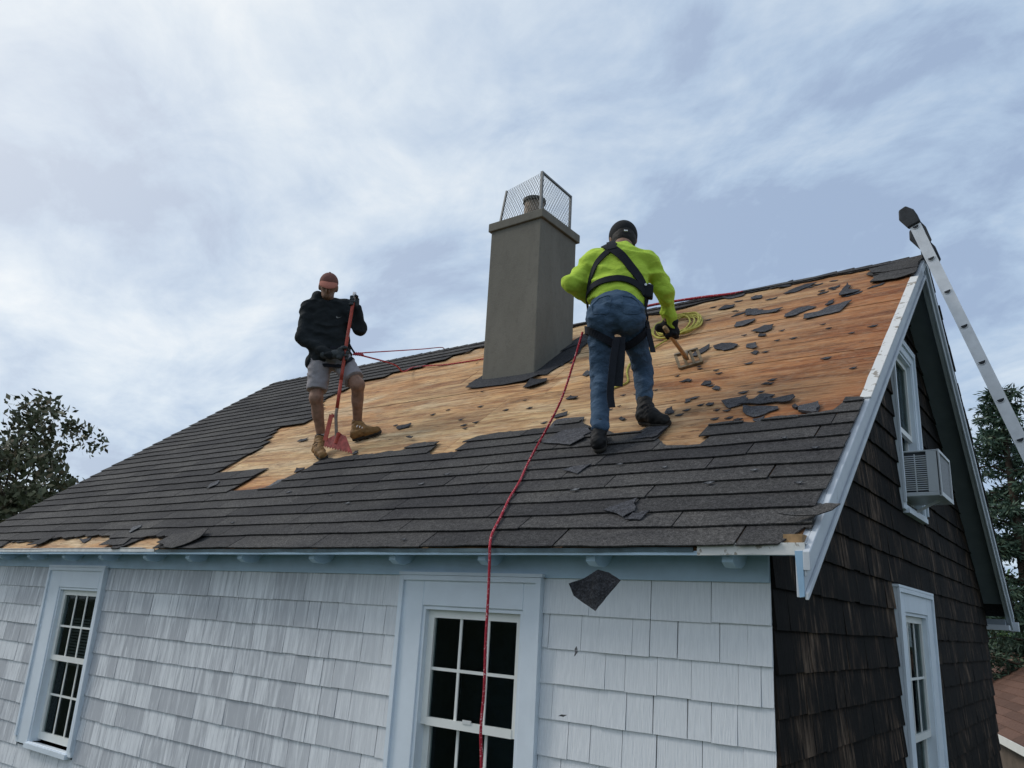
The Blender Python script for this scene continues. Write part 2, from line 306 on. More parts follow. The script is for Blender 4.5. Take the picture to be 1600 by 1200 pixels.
class B:
    """collects shapes for ONE part"""
    def __init__(s): s.v = []; s.f = []
    def add(s, v, f):
        k = len(s.v); s.v += [tuple(x) for x in v]; s.f += [tuple(i + k for i in q) for q in f]; return s
    def hexa(s, p):  # 8 points: bottom 4, top 4
        return s.add(p, [(3, 2, 1, 0), (4, 5, 6, 7), (0, 1, 5, 4), (1, 2, 6, 5), (2, 3, 7, 6), (3, 0, 4, 7)])
    def box(s, a, b):
        x0, y0, z0 = a; x1, y1, z1 = b
        return s.hexa([(x0, y0, z0), (x1, y0, z0), (x1, y1, z0), (x0, y1, z0), (x0, y0, z1), (x1, y0, z1), (x1, y1, z1), (x0, y1, z1)])
    def bar(s, a, b, w, h, up=(0, 0, 1)):
        a, b = Vector(a), Vector(b); d = (b - a).normalized(); u = Vector(up); sd = d.cross(u).normalized(); u = sd.cross(d).normalized()
        p = []
        for q in (a, b): p += [q - sd * w / 2 - u * h / 2, q + sd * w / 2 - u * h / 2, q + sd * w / 2 + u * h / 2, q - sd * w / 2 + u * h / 2]
        return s.hexa(p)
    def prism(s, poly, vec):  # planar polygon (3D pts) swept along vec
        n = len(poly); a = [Vector(p) for p in poly]; b = [p + Vector(vec) for p in a]
        return s.add(a + b, [tuple(range(n))[::-1], tuple(range(n, 2 * n))] + [(i, (i + 1) % n, n + (i + 1) % n, n + i) for i in range(n)])
    def tube(s, pts, r, n=8, cap=True):
        pts = [Vector(p) for p in pts]; k = len(s.v); rr = r if hasattr(r, '__len__') else [r] * len(pts)
        t0 = (pts[1] - pts[0]).normalized(); up = Vector((0, 0, 1)) if abs(t0.z) < 0.9 else Vector((1, 0, 0)); u = t0.cross(up).normalized()
        for i, p in enumerate(pts):
            t = (pts[min(i + 1, len(pts) - 1)] - pts[max(i - 1, 0)]).normalized()
            u = (u - t * u.dot(t)).normalized(); w = t.cross(u)
            for j in range(n):
                a = 2 * math.pi * j / n; s.v.append(tuple(p + (u * math.cos(a) + w * math.sin(a)) * rr[i]))
        for i in range(len(pts) - 1):
            for j in range(n):
                s.f.append((k + i * n + j, k + i * n + (j + 1) % n, k + (i + 1) * n + (j + 1) % n, k + (i + 1) * n + j))
        if cap: s.f.append(tuple(k + j for j in range(n))[::-1]); s.f.append(tuple(k + (len(pts) - 1) * n + j for j in range(n)))
        return s
    def lathe(s, c, prof, n=20):
        k = len(s.v)
        for r, z in prof:
            for j in range(n): a = 2 * math.pi * j / n; s.v.append((c[0] + r * math.cos(a), c[1] + r * math.sin(a), c[2] + z))
        for i in range(len(prof) - 1):
            for j in range(n): s.f.append((k + i * n + j, k + i * n + (j + 1) % n, k + (i + 1) * n + (j + 1) % n, k + (i + 1) * n + j))
        s.f.append(tuple(k + j for j in range(n))[::-1]); s.f.append(tuple(k + (len(prof) - 1) * n + j for j in range(n))); return s
    def out(s, name, mat, parent=None, **k): return new(name, s.v, s.f, mat, parent, **k)
def spline(pts, n=8):
    pts = [Vector(p) for p in pts]; out = []
    P = [pts[0] * 2 - pts[1]] + pts + [pts[-1] * 2 - pts[-2]]
    for i in range(1, len(P) - 2):
        for k in range(n):
            t = k / n; a, b, c, d = P[i - 1:i + 3]
            out.append(0.5 * ((2 * b) + (c - a) * t + (2 * a - 5 * b + 4 * c - d) * t * t + (3 * b - a - 3 * c + d) * t ** 3))
    out.append(pts[-1]); return out
def bevel(o, w=0.004, seg=1):
    b = o.modifiers.new('bevel', 'BEVEL'); b.width = w; b.segments = seg; b.limit_method = 'ANGLE'; b.angle_limit = R_(40); return o

# ------------------------------------------------------------------ the ground
GZ = -1.2
g = new('ground', [(-400, -400, GZ), (400, -400, GZ), (400, 400, GZ), (-400, 400, GZ)], [(0, 1, 2, 3)], 'grass'); g['kind'] = 'structure'

# ------------------------------------------------------------------ house frame
OV, EZ, HZ, XR, XL, W = 0.2465, 2.75, 5.6105, 0.253, -8.757, 7.0
PI_ = math.atan2(HZ - EZ, W / 2 + OV); CP, SP, TP = math.cos(PI_), math.sin(PI_), math.tan(PI_); SL = (W / 2 + OV) / CP
def rp(x, v, off=0.0): return Vector((x, -OV + v * CP - off * SP, EZ + v * SP + off * CP))
def rpb(x, v, off=0.0): p = rp(x, v, off); return Vector((p.x, W - p.y, p.z))
house = empty('shingled_house', (-4.25, 3.5, GZ), 'shingled house with half stripped black roof, white front wall and dark gable', 'house')

# --- walls
b = B(); b.box((-8.55, 0.0, GZ + 0.5), (-0.004, 0.10, 2.79)); front = b.out('front_wall', 'backing', house)
b = B(); b.prism([(-0.004, 0.0, GZ + 0.5), (-0.004, W, GZ + 0.5), (-0.004, W, EZ + OV * TP - 0.10), (-0.004, W / 2, HZ - 0.10), (-0.004, 0.0, EZ + OV * TP - 0.10)], (-0.10, 0, 0))
gable = b.out('gable_wall', 'backing', house)
b = B(); b.box((-8.55, 6.9, GZ + 0.5), (-0.2, 7.0, 2.79)); b.box((-8.55, 0.1, GZ + 0.5), (-8.45, 6.9, 2.79)); b.out('far_wall', 'dark_shingle', house)
b = B(); b.box((-8.53, 0.02, GZ), (-0.02, 6.98, GZ + 0.5)); b.out('foundation', 'concrete', house)

# window rectangles (outer casing) kept free of shingles
FW = [(-6.86, -5.83, 1.08, 2.605), (-2.262, -1.227, 0.75, 2.605)]      # x0,x1,z0,z1
GW = [(2.42, 3.66, 0.70, 2.735), (2.90, 3.80, 3.335, 4.80)]            # y0,y1,z0,z1
def cut(a, b_, z0, z1, rects):
    """pieces of [a,b] free of the rectangles that overlap this course"""
    seg = [(a, b_)]
    for (u0, u1, w0, w1) in rects:
        if z1 <= w0 + 0.02 or z0 >= w1 - 0.02: continue
        ns = []
        for (p, q) in seg:
            if q <= u0 or p >= u1: ns.append((p, q)); continue
            if p < u0: ns.append((p, u0))
            if q > u1: ns.append((u1, q))
        seg = ns
    return [s_ for s_ in seg if s_[1] - s_[0] > 0.012]

# white front shingles
rest = B()
EX = 0.1715
k = 0; ztop = 2.60
rows = [(2.42, 2.60)] + [(2.42 - EX * (i + 1), 2.42 - EX * i) for i in range(19)]
for ri, (z0, z1) in enumerate(rows):
    vis = z0 > 0.95
    x = -8.53 - rnd.random() * 0.1
    while x < -0.003:
        wide = x > -1.4
        w = rnd.choice((0.09, 0.11, 0.13, 0.15, 0.17, 0.20)) * rnd.uniform(0.9, 1.25) * (1.12 if wide else 1.25)
        if ri == 0: w = rnd.uniform(0.3, 0.42)
        x1 = min(x + w, -0.001)
        if -0.001 - x1 < 0.05: x1 = -0.001
        for (a, c) in cut(max(x, -8.53), x1, z0, z1, FW):
            gap = rnd.choice((0.0008, 0.0012, 0.003)); dz = rnd.uniform(-0.002, 0.002); t0 = rnd.uniform(0.013, 0.018); t1 = 0.004
            tilt = rnd.uniform(-0.001, 0.001)
            P = [(a + gap, -t0, z0 + dz), (c - gap, -t0 + tilt, z0 + dz + tilt), (c - gap, -0.001, z0 + dz), (a + gap, -0.001, z0 + dz),
                 (a + gap, -t1, z1 + 0.012), (c - gap, -t1, z1 + 0.012), (c - gap, -0.001, z1 + 0.012), (a + gap, -0.001, z1 + 0.012)]
            right_lim = z0 > 1.35 - 0.0 if a > -2.3 else True
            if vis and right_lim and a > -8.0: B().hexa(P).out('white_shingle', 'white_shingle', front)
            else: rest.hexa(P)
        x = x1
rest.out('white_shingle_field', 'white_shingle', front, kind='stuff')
b = B(); b.box((-8.53, -0.022, 2.605), (-0.002, -0.002, 2.80)); b.out('frieze_board', 'frieze_blue_cast', house)

# dark gable shingles
rest = B(); EG = 0.183; zg0 = 2.767
rows = [zg0 + EG * i for i in range(-20, 15)]
nd = 0
for z0 in rows:
    z1 = z0 + EG; y = -0.02 * rnd.random()
    while y < W:
        w = rnd.uniform(0.10, 0.27); y1 = min(y + w, W)
        for (a, c) in cut(max(y, -0.014), y1, z0, z1, GW):
            lim = lambda yy: min(EZ + (yy + OV) * TP, EZ + (W - yy + OV) * TP) - 0.105
            if lim((a + c) / 2) < z0 + 0.03: continue
            gap = rnd.uniform(0.0004, 0.0015); dz = rnd.uniform(-0.004, 0.004); t0 = rnd.uniform(0.019, 0.023); t1 = 0.004
            za, zc = min(z1 + 0.012, max(z0 + 0.02, lim(a))), min(z1 + 0.012, max(z0 + 0.02, lim(c)))
            tw = rnd.uniform(-0.0015, 0.0015)
            P = [(t0, a + gap, z0 + dz), (t0 + tw, c - gap, z0 + dz + tw), (0.001, c - gap, z0 + dz), (0.001, a + gap, z0 + dz),
                 (t1, a + gap, za), (t1, c - gap, zc), (0.001, c - gap, zc), (0.001, a + gap, za)]
            if a < 3.9 and z0 > 1.1 and nd < 298: B().hexa(P).out('dark_shingle', 'dark_shingle', gable); nd += 1
            else: rest.hexa(P)
        y = y1
rest.out('dark_shingle_field', 'dark_shingle', gable, kind='stuff')

# --- windows
def window(mp, u0, u1, z0, z1, g0, g1, gt, gb, zm, trim, cols=3, lower_cols=3, headh=0.0, blinds=False):
    """mp(u, out, z) -> world. outer casing u0..u1 z0..z1; glass g0..g1 from gb to gt, meeting rail at zm"""
    def bx(bb, a, c):
        p = [mp(a[0], a[1], a[2]), mp(c[0], a[1], a[2]), mp(c[0], c[1], a[2]), mp(a[0], c[1], a[2]), mp(a[0], a[1], c[2]), mp(c[0], a[1], c[2]), mp(c[0], c[1], c[2]), mp(a[0], c[1], c[2])]
        return bb.hexa(p)
    f = 0.055   # sash frame width
    s0, s1, sb, stp = g0 - f * 0.8, g1 + f * 0.8, gb - 0.06, gt + 0.045
    b = B()
    bx(b, (u0, 0.0, z0), (s0 - 0.02, 0.034, z1)); bx(b, (s1 + 0.02, 0.0, z0), (u1, 0.034, z1)); bx(b, (s0 - 0.02, 0.0, stp + 0.02), (s1 + 0.02, 0.034, z1))
    bx(b, (s0 - 0.02, 0.0, z0), (s1 + 0.02, 0.034, sb - 0.02))
    win = b.out('window', trim, house); bevel(win, 0.004)
    b = B(); bx(b, (u0 - 0.012, 0.0, z1), (u1 + 0.012, 0.05, z1 + 0.018)); b.out('head_moulding', trim, win)
    b = B(); bx(b, (u0 - 0.003, 0.034, z0 + 0.05), (u0 + 0.028, 0.050, z1 - 0.002)); bx(b, (u1 - 0.028, 0.034, z0 + 0.05), (u1 + 0.003, 0.050, z1 - 0.002)); bx(b, (u0 + 0.028, 0.034, z1 - 0.03), (u1 - 0.028, 0.049, z1 - 0.002)); b.out('back_band', trim, win)
    b = B(); bx(b, (s0 - 0.02, -0.07, sb - 0.02), (s0, 0.024, stp + 0.02)); bx(b, (s1, -0.07, sb - 0.02), (s1 + 0.02, 0.024, stp + 0.02)); bx(b, (s0, -0.07, stp), (s1, 0.024, stp + 0.02)); b.out('jamb', trim, win)
    b = B(); bx(b, (s0 - 0.04, -0.05, z0 - 0.02), (s1 + 0.04, 0.052, z0 + 0.018)); b.out('sill', trim, win)
    # upper sash
    oy0, oy1 = -0.035, -0.008
    b = B(); bx(b, (s0, oy0, zm - 0.02), (g0, oy1, stp)); bx(b, (g1, oy0, zm - 0.02), (s1, oy1, stp)); bx(b, (g0, oy0, gt), (g1, oy1, stp)); bx(b, (g0, oy0, zm - 0.022), (g1, oy1 + 0.004, zm + 0.022)); b.out('upper_sash', 'sash_white', win)
    b = B(); bx(b, (s0, oy0 - 0.035, sb), (g0, oy1 - 0.032, zm - 0.022)); bx(b, (g1, oy0 - 0.035, sb), (s1, oy1 - 0.032, zm - 0.022)); bx(b, (g0, oy0 - 0.035, sb), (g1, oy1 - 0.032, gb)); b.out('lower_sash', 'sash_white', win)
    mw = 0.0085; zmid = (gt + zm) / 2; zl = (gb + zm) / 2
    for i in range(1, cols):
        u = g0 + (g1 - g0) * i / cols
        bx(B(), (0, 0, 0), (0, 0, 0)) if False else None
        b = B(); bx(b, (u - mw, oy0 + 0.010, zm + 0.022), (u + mw, oy1 - 0.009, gt)); b.out('muntin', 'sash_white', win)
    if cols > 1:
        b = B(); bx(b, (g0, oy0 + 0.009, zmid - mw), (g1, oy1 - 0.008, zmid + mw)); b.out('muntin', 'sash_white', win)
    for i in range(1, lower_cols):
        u = g0 + (g1 - g0) * i / lower_cols
        b = B(); bx(b, (u - mw, oy0 - 0.024, gb), (u + mw, oy1 - 0.043, zm - 0.022)); b.out('muntin', 'sash_white', win)
    if lower_cols > 1:
        b = B(); bx(b, (g0, oy0 - 0.025, zl - mw), (g1, oy1 - 0.042, zl + mw)); b.out('muntin', 'sash_white', win)
    for (cc, zz0, zz1, d) in ((cols, zm + 0.02, gt + 0.004, -0.024), (lower_cols, gb - 0.004, zm - 0.02, -0.058)):
        for i in range(cc):
            ua, ub = g0 + (g1 - g0) * i / cc, g0 + (g1 - g0) * (i + 1) / cc
            for (wa, wb) in (((zz0, (zz0 + zz1) / 2), ((zz0 + zz1) / 2, zz1)) if cc > 1 else ((zz0, zz1),)):
                b = B(); bx(b, (ua, d - 0.004, wa), (ub, d, wb)); b.out('pane', 'glass', win)
    # dark room behind
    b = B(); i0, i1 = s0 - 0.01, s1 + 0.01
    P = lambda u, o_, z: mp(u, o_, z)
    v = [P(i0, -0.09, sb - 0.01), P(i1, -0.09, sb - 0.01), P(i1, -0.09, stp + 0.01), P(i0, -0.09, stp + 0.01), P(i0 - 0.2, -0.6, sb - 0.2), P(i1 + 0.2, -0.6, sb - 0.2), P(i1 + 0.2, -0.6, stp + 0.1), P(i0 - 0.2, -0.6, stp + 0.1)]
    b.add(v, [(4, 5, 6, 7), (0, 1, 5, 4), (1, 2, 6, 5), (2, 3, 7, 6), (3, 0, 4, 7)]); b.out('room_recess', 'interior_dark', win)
    if blinds:
        for i in range(16):
            z = zm - 0.06 + i * 0.026
            b = B(); bx(b, (g0 + 0.03, -0.13, z), (g1 - 0.01, -0.115, z + 0.013)); b.out('blind_slat', 'blind', win)
    return win
fm = lambda u, o_, z: Vector((u, -o_, z))
gm = lambda u, o_, z: Vector((o_, u, z))
# openings through the wall backing
def opening(o, lo, hi):
    c = bpy.data.meshes.new('cutter'); bb = B().box(lo, hi); c.from_pydata(bb.v, [], bb.f); co = bpy.data.objects.new('cutter', c); COL.objects.link(co); co.location = (0, 0, 0)
    md = o.modifiers.new('opening', 'BOOLEAN'); md.object = co; md.operation = 'DIFFERENCE'; md.solver = 'EXACT'
    bpy.context.view_layer.update()
    dg = bpy.context.evaluated_depsgraph_get(); me = bpy.data.meshes.new_from_object(o.evaluated_get(dg)); o.modifiers.clear(); o.data = me
    bpy.data.objects.remove(co, do_unlink=True)
opening(front, (-6.67, -0.2, 1.05), (-5.90, 0.3, 2.44)); opening(front, (-2.08, -0.2, 0.9), (-1.335, 0.3, 2.44))
opening(gable, (-0.4, 2.62, 0.8), (0.2, 3.46, 2.60)); opening(gable, (-0.4, 3.00, 3.42), (0.2, 3.70, 4.68))
window(fm, *FW[0], -6.56, -5.975, 2.36, 1.19, 1.815, 'window_trim', blinds=True)
window(fm, *FW[1], -2.01, -1.408, 2.365, 1.05, 1.80, 'window_trim')
window(gm, *GW[0], 2.70, 3.38, 2.51, 0.95, 1.73, 'window_trim', cols=3, lower_cols=1)
window(gm, *GW[1], 3.07, 3.64, 4.63, 3.46, 4.02, 'window_trim', cols=1, lower_cols=1)
lk = B().box((-1.74, 0.0, 1.815), (-1.68, 0.006, 1.835)); lk.out('sash_lock', 'metal_white', [c for c in house.children if c.name.startswith('window')][1])

# --- roof deck
b = B(); b.hexa([rp(XL + 0.02, 0.01, -0.048), rp(XR - 0.05, 0.01, -0.048), rp(XR - 0.05, SL - 0.03, -0.048), rp(XL + 0.02, SL - 0.03, -0.048), rp(XL + 0.02, 0.01, -0.031), rp(XR - 0.05, 0.01, -0.031), rp(XR - 0.05, SL - 0.03, -0.031), rp(XL + 0.02, SL - 0.03, -0.031)])
roof = b.out('roof', 'eave_blue_cast', house)
b = B(); b.hexa([rpb(XL + 0.02, -0.02, -0.055), rpb(XR - 0.02, -0.02, -0.055), rpb(XR - 0.02, SL - 0.005, -0.055), rpb(XL + 0.02, SL - 0.005, -0.055), rpb(XL + 0.02, -0.02, 0.004), rpb(XR - 0.012, -0.02, 0.004), rpb(XR - 0.012, SL - 0.005, 0.004), rpb(XL + 0.02, SL - 0.005, 0.004)])
b.out('back_slope', 'asphalt', house)
# back slope shingle courses (only their ends show beside the back rake)
rest = B()
for i in range(32):
    v0 = i * 0.149; x0, x1 = XR - 0.9, XR + 0.012 + rnd.uniform(-0.008, 0.008)
    rest.hexa([rpb(x0, v0, 0.006), rpb(x1, v0, 0.006), rpb(x1, min(v0 + 0.16, SL - 0.02), 0.005), rpb(x0, min(v0 + 0.16, SL - 0.02), 0.005), rpb(x0, v0, 0.018), rpb(x1, v0, 0.018), rpb(x1, min(v0 + 0.16, SL - 0.02), 0.010), rpb(x0, min(v0 + 0.16, SL - 0.02), 0.010)])
rest.out('back_shingle_field', 'asphalt', house, kind='stuff')
# sheathing boards
seams = [-0.01, 0.60, 1.22, 1.86, 2.45, 2.79, 3.15, 3.50, 4.05, SL - 0.02]
for i in range(len(seams) - 1):
    x = XL + 0.03
    while x < XR - 0.06:
        x1 = x + rnd.uniform(2.2, 3.6)
        if x1 > XR - 0.7: x1 = XR - 0.052
        dz = rnd.uniform(-0.002, 0.002); g = 0.003
        q = [(x + g, seams[i] + g), (x1 - g, seams[i] + g), (x1 - g, seams[i + 1] - g), (x + g, seams[i + 1] - g)]
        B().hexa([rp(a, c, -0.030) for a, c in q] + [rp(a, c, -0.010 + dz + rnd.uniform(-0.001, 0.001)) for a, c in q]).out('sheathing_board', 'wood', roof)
        x = x1

# bare-wood area in (x, v) roof coordinates
WOOD = [[(-5.892,1.310),(-5.742,1.455),(-5.744,1.680),(-5.761,1.964),(-5.993,2.307),(-6.071,2.490),(-5.716,2.547),(-5.650,2.638),(-5.80,2.884),(-6.22,3.30),(-6.15,3.60),(-5.956,3.860),(-5.534,4.012),(-5.102,4.003),(-5.158,4.153),(-4.900,4.247),(-4.493,4.474),(-4.158,4.55),(-3.309,4.62),(-2.875,4.62),(-2.560,4.60),(-2.330,4.50),(-2.190,4.44),(-1.9,4.50),(-1.683,4.588),(-1.420,4.60),(-1.015,4.60),(-0.844,4.59),(-0.580,4.62),(-0.301,4.608),(-0.180,4.58),(-0.193,4.401),(-0.105,4.295),(-0.119,4.109),(0.043,4.090),(0.26,4.122),(0.26,1.548),(0.121,1.565),(0.125,1.393),(-0.094,1.364),(-0.358,1.359),(-0.664,1.376),(-0.645,1.185),(-0.568,1.089),(-0.808,1.083),(-0.903,1.183),(-0.904,1.375),(-1.076,1.467),(-1.082,1.358),(-1.296,1.365),(-1.438,1.431),(-1.726,1.70),(-1.951,1.72),(-1.942,1.617),(-2.097,1.609),(-2.351,1.64),(-2.607,1.60),(-2.725,1.446),(-2.638,1.328),(-2.933,1.341),(-2.974,1.560),(-3.269,1.570),(-3.327,1.478),(-3.905,1.459),(-4.270,1.437),(-4.320,1.234),(-4.409,1.097),(-4.411,0.936),(-4.906,0.892),(-4.957,1.082),(-4.943,1.361),(-5.262,1.375),(-5.698,1.389)],
        [(-7.558,-0.05),(-7.639,0.131),(-7.206,0.138),(-6.937,0.126),(-6.83,0.030),(-6.80,-0.05)],
        [(-6.79,-0.05),(-6.795,0.157),(-6.465,0.176),(-6.202,0.208),(-5.742,0.179),(-5.656,0.102),(-5.404,0.080),(-5.373,-0.05)],
        [(-5.268,-0.05),(-5.170,0.117),(-5.025,0.164),(-4.720,0.164),(-4.723,0.078),(-4.731,-0.05)],
        [(0.130,-0.05),(0.165,0.05),(0.172,0.130),(0.27,0.15),(0.27,-0.05)]]
def bare(x, jit):
    iv = []
    for poly in WOOD:
        c = []
        for i in range(len(poly)):
            (x0, v0), (x1, v1) = poly[i], poly[(i + 1) % len(poly)]
            if (x0 <= x) != (x1 <= x): c.append(v0 + (v1 - v0) * (x - x0) / (x1 - x0))
        c.sort(); iv += [(c[i] + jit, c[i + 1] + jit) for i in range(0, len(c) - 1, 2)]
    return sorted(iv)
SX0, SX1 = XL - 0.012, XR - 0.016
EXR = 0.149
nco = int(SL / EXR) + 1
def nz(x, y=0.0, z=0.0): return noise.noise(Vector((x, y, z)))
def strip(cols, v_low, vfull, name):
    """cols: list of (x, va, vb); one shingle piece. off grows towards the lower edge"""
    V = []; F = []
    for (x, va, vb) in cols:
        def lift(v): return 0.018 - 0.015 * (v - v_low) / 0.2 + 0.004 * nz(x * 3.1, v * 5.0, 2.0)
        V += [rp(x, va, lift(va) - 0.007), rp(x, va, lift(va)), rp(x, vb, lift(vb)), rp(x, vb, lift(vb) - 0.005)]
    n = len(cols)
    for i in range(n - 1):
        k = i * 4; 
        for j in range(4): F.append((k + j, k + (j + 1) % 4, k + 4 + (j + 1) % 4, k + 4 + j))
    F.append((0, 3, 2, 1)); k = (n - 1) * 4; F.append((k, k + 1, k + 2, k + 3))
    return V, [tuple(reversed(f)) for f in F]
for ci in range(nco):
    v0 = ci * EXR - (0.022 if ci == 0 else 0); v1 = min((ci + 1) * EXR + 0.045, SL - 0.004)
    if v1 - v0 < 0.02: continue
    x = SX0 - rnd.random() * 0.9
    while x < SX1:
        L = 0.92 * rnd.uniform(0.97, 1.03); a, c = max(x, SX0), min(x + L, SX1); x += L
        if c - a < 0.05: continue
        n = max(2, int((c - a) / 0.036)); runs = []; cur = []
        slant = rnd.uniform(-0.008, 0.008); dv = rnd.uniform(-0.005, 0.005); jg = rnd.choice((0.002, 0.004, 0.006))
        for i in range(n + 1):
            xx = a + (c - a) * i / n; gx = jg * (1 if i == 0 else -1 if i == n else 0)
            wv = 0.012 * nz(xx * 0.9, ci * 0.37) + 0.006 * nz(xx * 4, ci * 1.3) + dv + slant * (i / n - 0.5)
            lo, hi = v0 + wv, v1
            jit = 0.035 * nz(xx * 7.0, 3.3) + 0.018 * nz(xx * 23.0, 7.7) + 0.012 * nz(xx * 51.0, 1.7)
            if ci == 0: lo += 0.010 * nz(xx * 2.3, 9.1) + 0.005 * nz(xx * 8.0, 4.1)
            stair = xx < -4.55 and ci >= 5
            if stair and any(p <= v0 + 0.085 + 0.4 * jit + slant * 2 <= q for p, q in bare(xx + 0.03 * nz(ci * 3.7, 2.2), 0.0)): lo = None
            for (p, q) in (() if stair else bare(xx, jit)):
                if p <= lo and q >= hi: lo = hi = None; break
                if p > lo and p < hi: hi = p           # lower side of the hole: keep what lies below it
                elif q > lo and q < hi and p <= lo: lo = q   # upper side: keep what lies above
            if lo is None or hi - lo < 0.012:
                if len(cur) > 1: runs.append(cur)
                cur = []
            else: cur.append((xx + gx, lo, hi))
        if len(cur) > 1: runs.append(cur)
        for rr in runs:
            V, F = strip(rr, v0, v1, 'roof_shingle'); new('roof_shingle', V, F, 'asphalt', roof)
# ridge caps
x = XL
while x < XR:
    x1 = min(x + 0.165, XR + 0.01)
    if (x1 < -4.0 or x > -0.66 or (-2.62 < x < -1.6 and rnd.random() < 0.9)):
        h = 0.085 + rnd.uniform(-0.03, 0.02); l = 0.005 + rnd.uniform(0, 0.006)
        q = [rp(x - 0.03, SL - h, 0.006), rp(x1, SL - h, 0.006 + l), rp(x1, SL, 0.010 + l) , rp(x - 0.03, SL, 0.010), rpb(x1, SL - h, 0.016 + l), rpb(x - 0.03, SL - h, 0.016)]
        dn = Vector((0, 0, -0.007)); V = q + [p + dn for p in q]
        F = [(0, 1, 2, 3), (3, 2, 4, 5), (7, 6, 9, 8), (8, 9, 11, 10), (0, 6, 7, 1), (5, 4, 10, 11), (1, 7, 8, 2), (2, 8, 10, 4), (3, 9, 6, 0), (5, 11, 9, 3)]
        new('ridge_cap', V, F, 'asphalt', roof)
    if x1 > XR: break
    x = x1 - 0.012
# --- eave: drip edge, fascia, rafter tails, soffit of the gable overhang
def eave_strip(x0, x1, name, mat, top, bot, y0, y1, wob=0.0):
    n = max(2, int((x1 - x0) / 0.25)); V = []; F = []
    for i in range(n + 1):
        x = x0 + (x1 - x0) * i / n; w = wob * nz(x * 3, 5.5)
        V += [(x, y0 + w, bot + w), (x, y1 + w, bot + w), (x, y1 + w, top + w), (x, y0 + w, top + w)]
    for i in range(n):
        k = i * 4
        for j in range(4): F.append((k + j, k + (j + 1) % 4, k + 4 + (j + 1) % 4, k + 4 + j))
    F.append((0, 3, 2, 1)); k = n * 4; F.append((k, k + 1, k + 2, k + 3))
    return new(name, V, [tuple(reversed(f)) for f in F], mat, house)
ey = -OV
eave_strip(XL + 0.03, XR - 0.05, 'fascia_board', 'eave_tail_blue_cast', EZ - 0.026, EZ - 0.044, ey - 0.004, ey + 0.024)
eave_strip(XL + 0.03, -4.72, 'drip_edge', 'metal_white', EZ - 0.004, EZ - 0.026, ey - 0.012, ey - 0.006, 0.004)
eave_strip(-4.70, -0.26, 'drip_edge', 'teal_metal', EZ - 0.010, EZ - 0.030, ey - 0.012, ey - 0.006, 0.004)
eave_strip(-0.24, XR - 0.02, 'drip_edge', 'peeling', EZ + 0.004, EZ - 0.046, ey - 0.014, ey - 0.006, 0.006)
eave_strip(-0.24, XR - 0.02, 'drip_flange', 'peeling', EZ + 0.006, EZ + 0.001, ey - 0.010, ey + 0.05, 0.003)
eave_strip(XL + 0.05, -4.9, 'drip_flange', 'metal_white', EZ + 0.007, EZ + 0.001, ey - 0.010, ey + 0.035, 0.003)
b = B(); b.box((XR - 0.115, ey + 0.012, EZ + 0.004), (XR - 0.035, ey + 0.08, EZ + 0.045)); b.out('corner_block', 'raw_board', house)
for xt in (-0.125, -0.83, -1.52, -2.20, -2.93, -3.70, -4.35, -4.95, -5.66, -6.31, -7.0, -7.63, -8.3):
    w = 0.026; z = 2.660
    poly = [(ey + 0.05, 2.74), (ey + 0.05, z + 0.020), (ey + 0.085, z), (ey + 0.15, z), (ey + 0.19, z + 0.018), (ey + 0.235, z + 0.07), (-0.024, 2.80)]
    B().prism([(xt - w, y, zz_) for y, zz_ in poly], (2 * w, 0, 0)).out('rafter_tail', 'eave_tail_blue_cast', house)
def rake(fn, v_end, side):
    """sheared boards along the rake: cross-section x and plumb depth dz"""
    def sw(name, x0, x1, d0, d1, mat, va, vb, wob=0):
        V = []
        for v in (va, vb):
            p0 = fn(0, v)
            V += [Vector((x0, p0.y, p0.z + d0)), Vector((x1, p0.y, p0.z + d0)), Vector((x1, p0.y, p0.z + d1)), Vector((x0, p0.y, p0.z + d1))]
        F = [(0, 1, 2, 3), (7, 6, 5, 4), (0, 4, 5, 1), (1, 5, 6, 2), (2, 6, 7, 3), (3, 7, 4, 0)]
        if side < 0: F = [tuple(reversed(f)) for f in F]
        return bevel(new(name, V, F, mat, house), 0.003)
    e = SL
    sw('rake_board', XR - 0.060, XR - 0.026, -0.205, -0.016, 'trim', v_end, e)
    sw('crown_moulding', XR - 0.026, XR + 0.004, -0.090, -0.012, 'trim', v_end - 0.012, e)
    sw('rake_bead', XR - 0.026, XR - 0.010, -0.212, -0.182, 'trim', v_end - 0.004, e)
    sw('rake_bed_moulding', XR - 0.026, XR - 0.014, -0.118, -0.092, 'trim', v_end - 0.004, e)
    sw('gable_soffit', 0.001, XR - 0.061, -0.125, -0.108, 'soffit_grey', 0.32, e)
p_ = rp(0, -0.018); B().prism([(XR - 0.0595, p_.y - 0.0005, p_.z - 0.017), (XR - 0.0265, p_.y - 0.0005, p_.z - 0.017), (XR - 0.0265, p_.y - 0.0005, p_.z - 0.200), (XR - 0.046, p_.y - 0.0005, p_.z - 0.204)], (0, -0.006, 0)).out('rake_end_cast', 'eave_blue_cast', house)  # thin added plate, coloured for the blue light on the board end
rake(rp, -0.018, 1); rake(rpb, -0.03, -1)
b = B(); n = 16
for i in range(n):
    va, vb = 1.56 + (4.06 - 1.56) * i / n, 1.56 + (4.06 - 1.56) * (i + 1) / n
    w0 = 0.005 * nz(i * 0.7); w1 = 0.005 * nz((i + 1) * 0.7)
    b.hexa([rp(XR - 0.050 + w0, va, -0.008), rp(XR + 0.010, va, -0.008), rp(XR + 0.010, vb, -0.008), rp(XR - 0.050 + w1, vb, -0.008), rp(XR - 0.050 + w0, va, 0.004), rp(XR + 0.010, va, 0.002), rp(XR + 0.010, vb, 0.002), rp(XR - 0.050 + w1, vb, 0.004)])
b.out('rake_flashing', 'peeling', house)
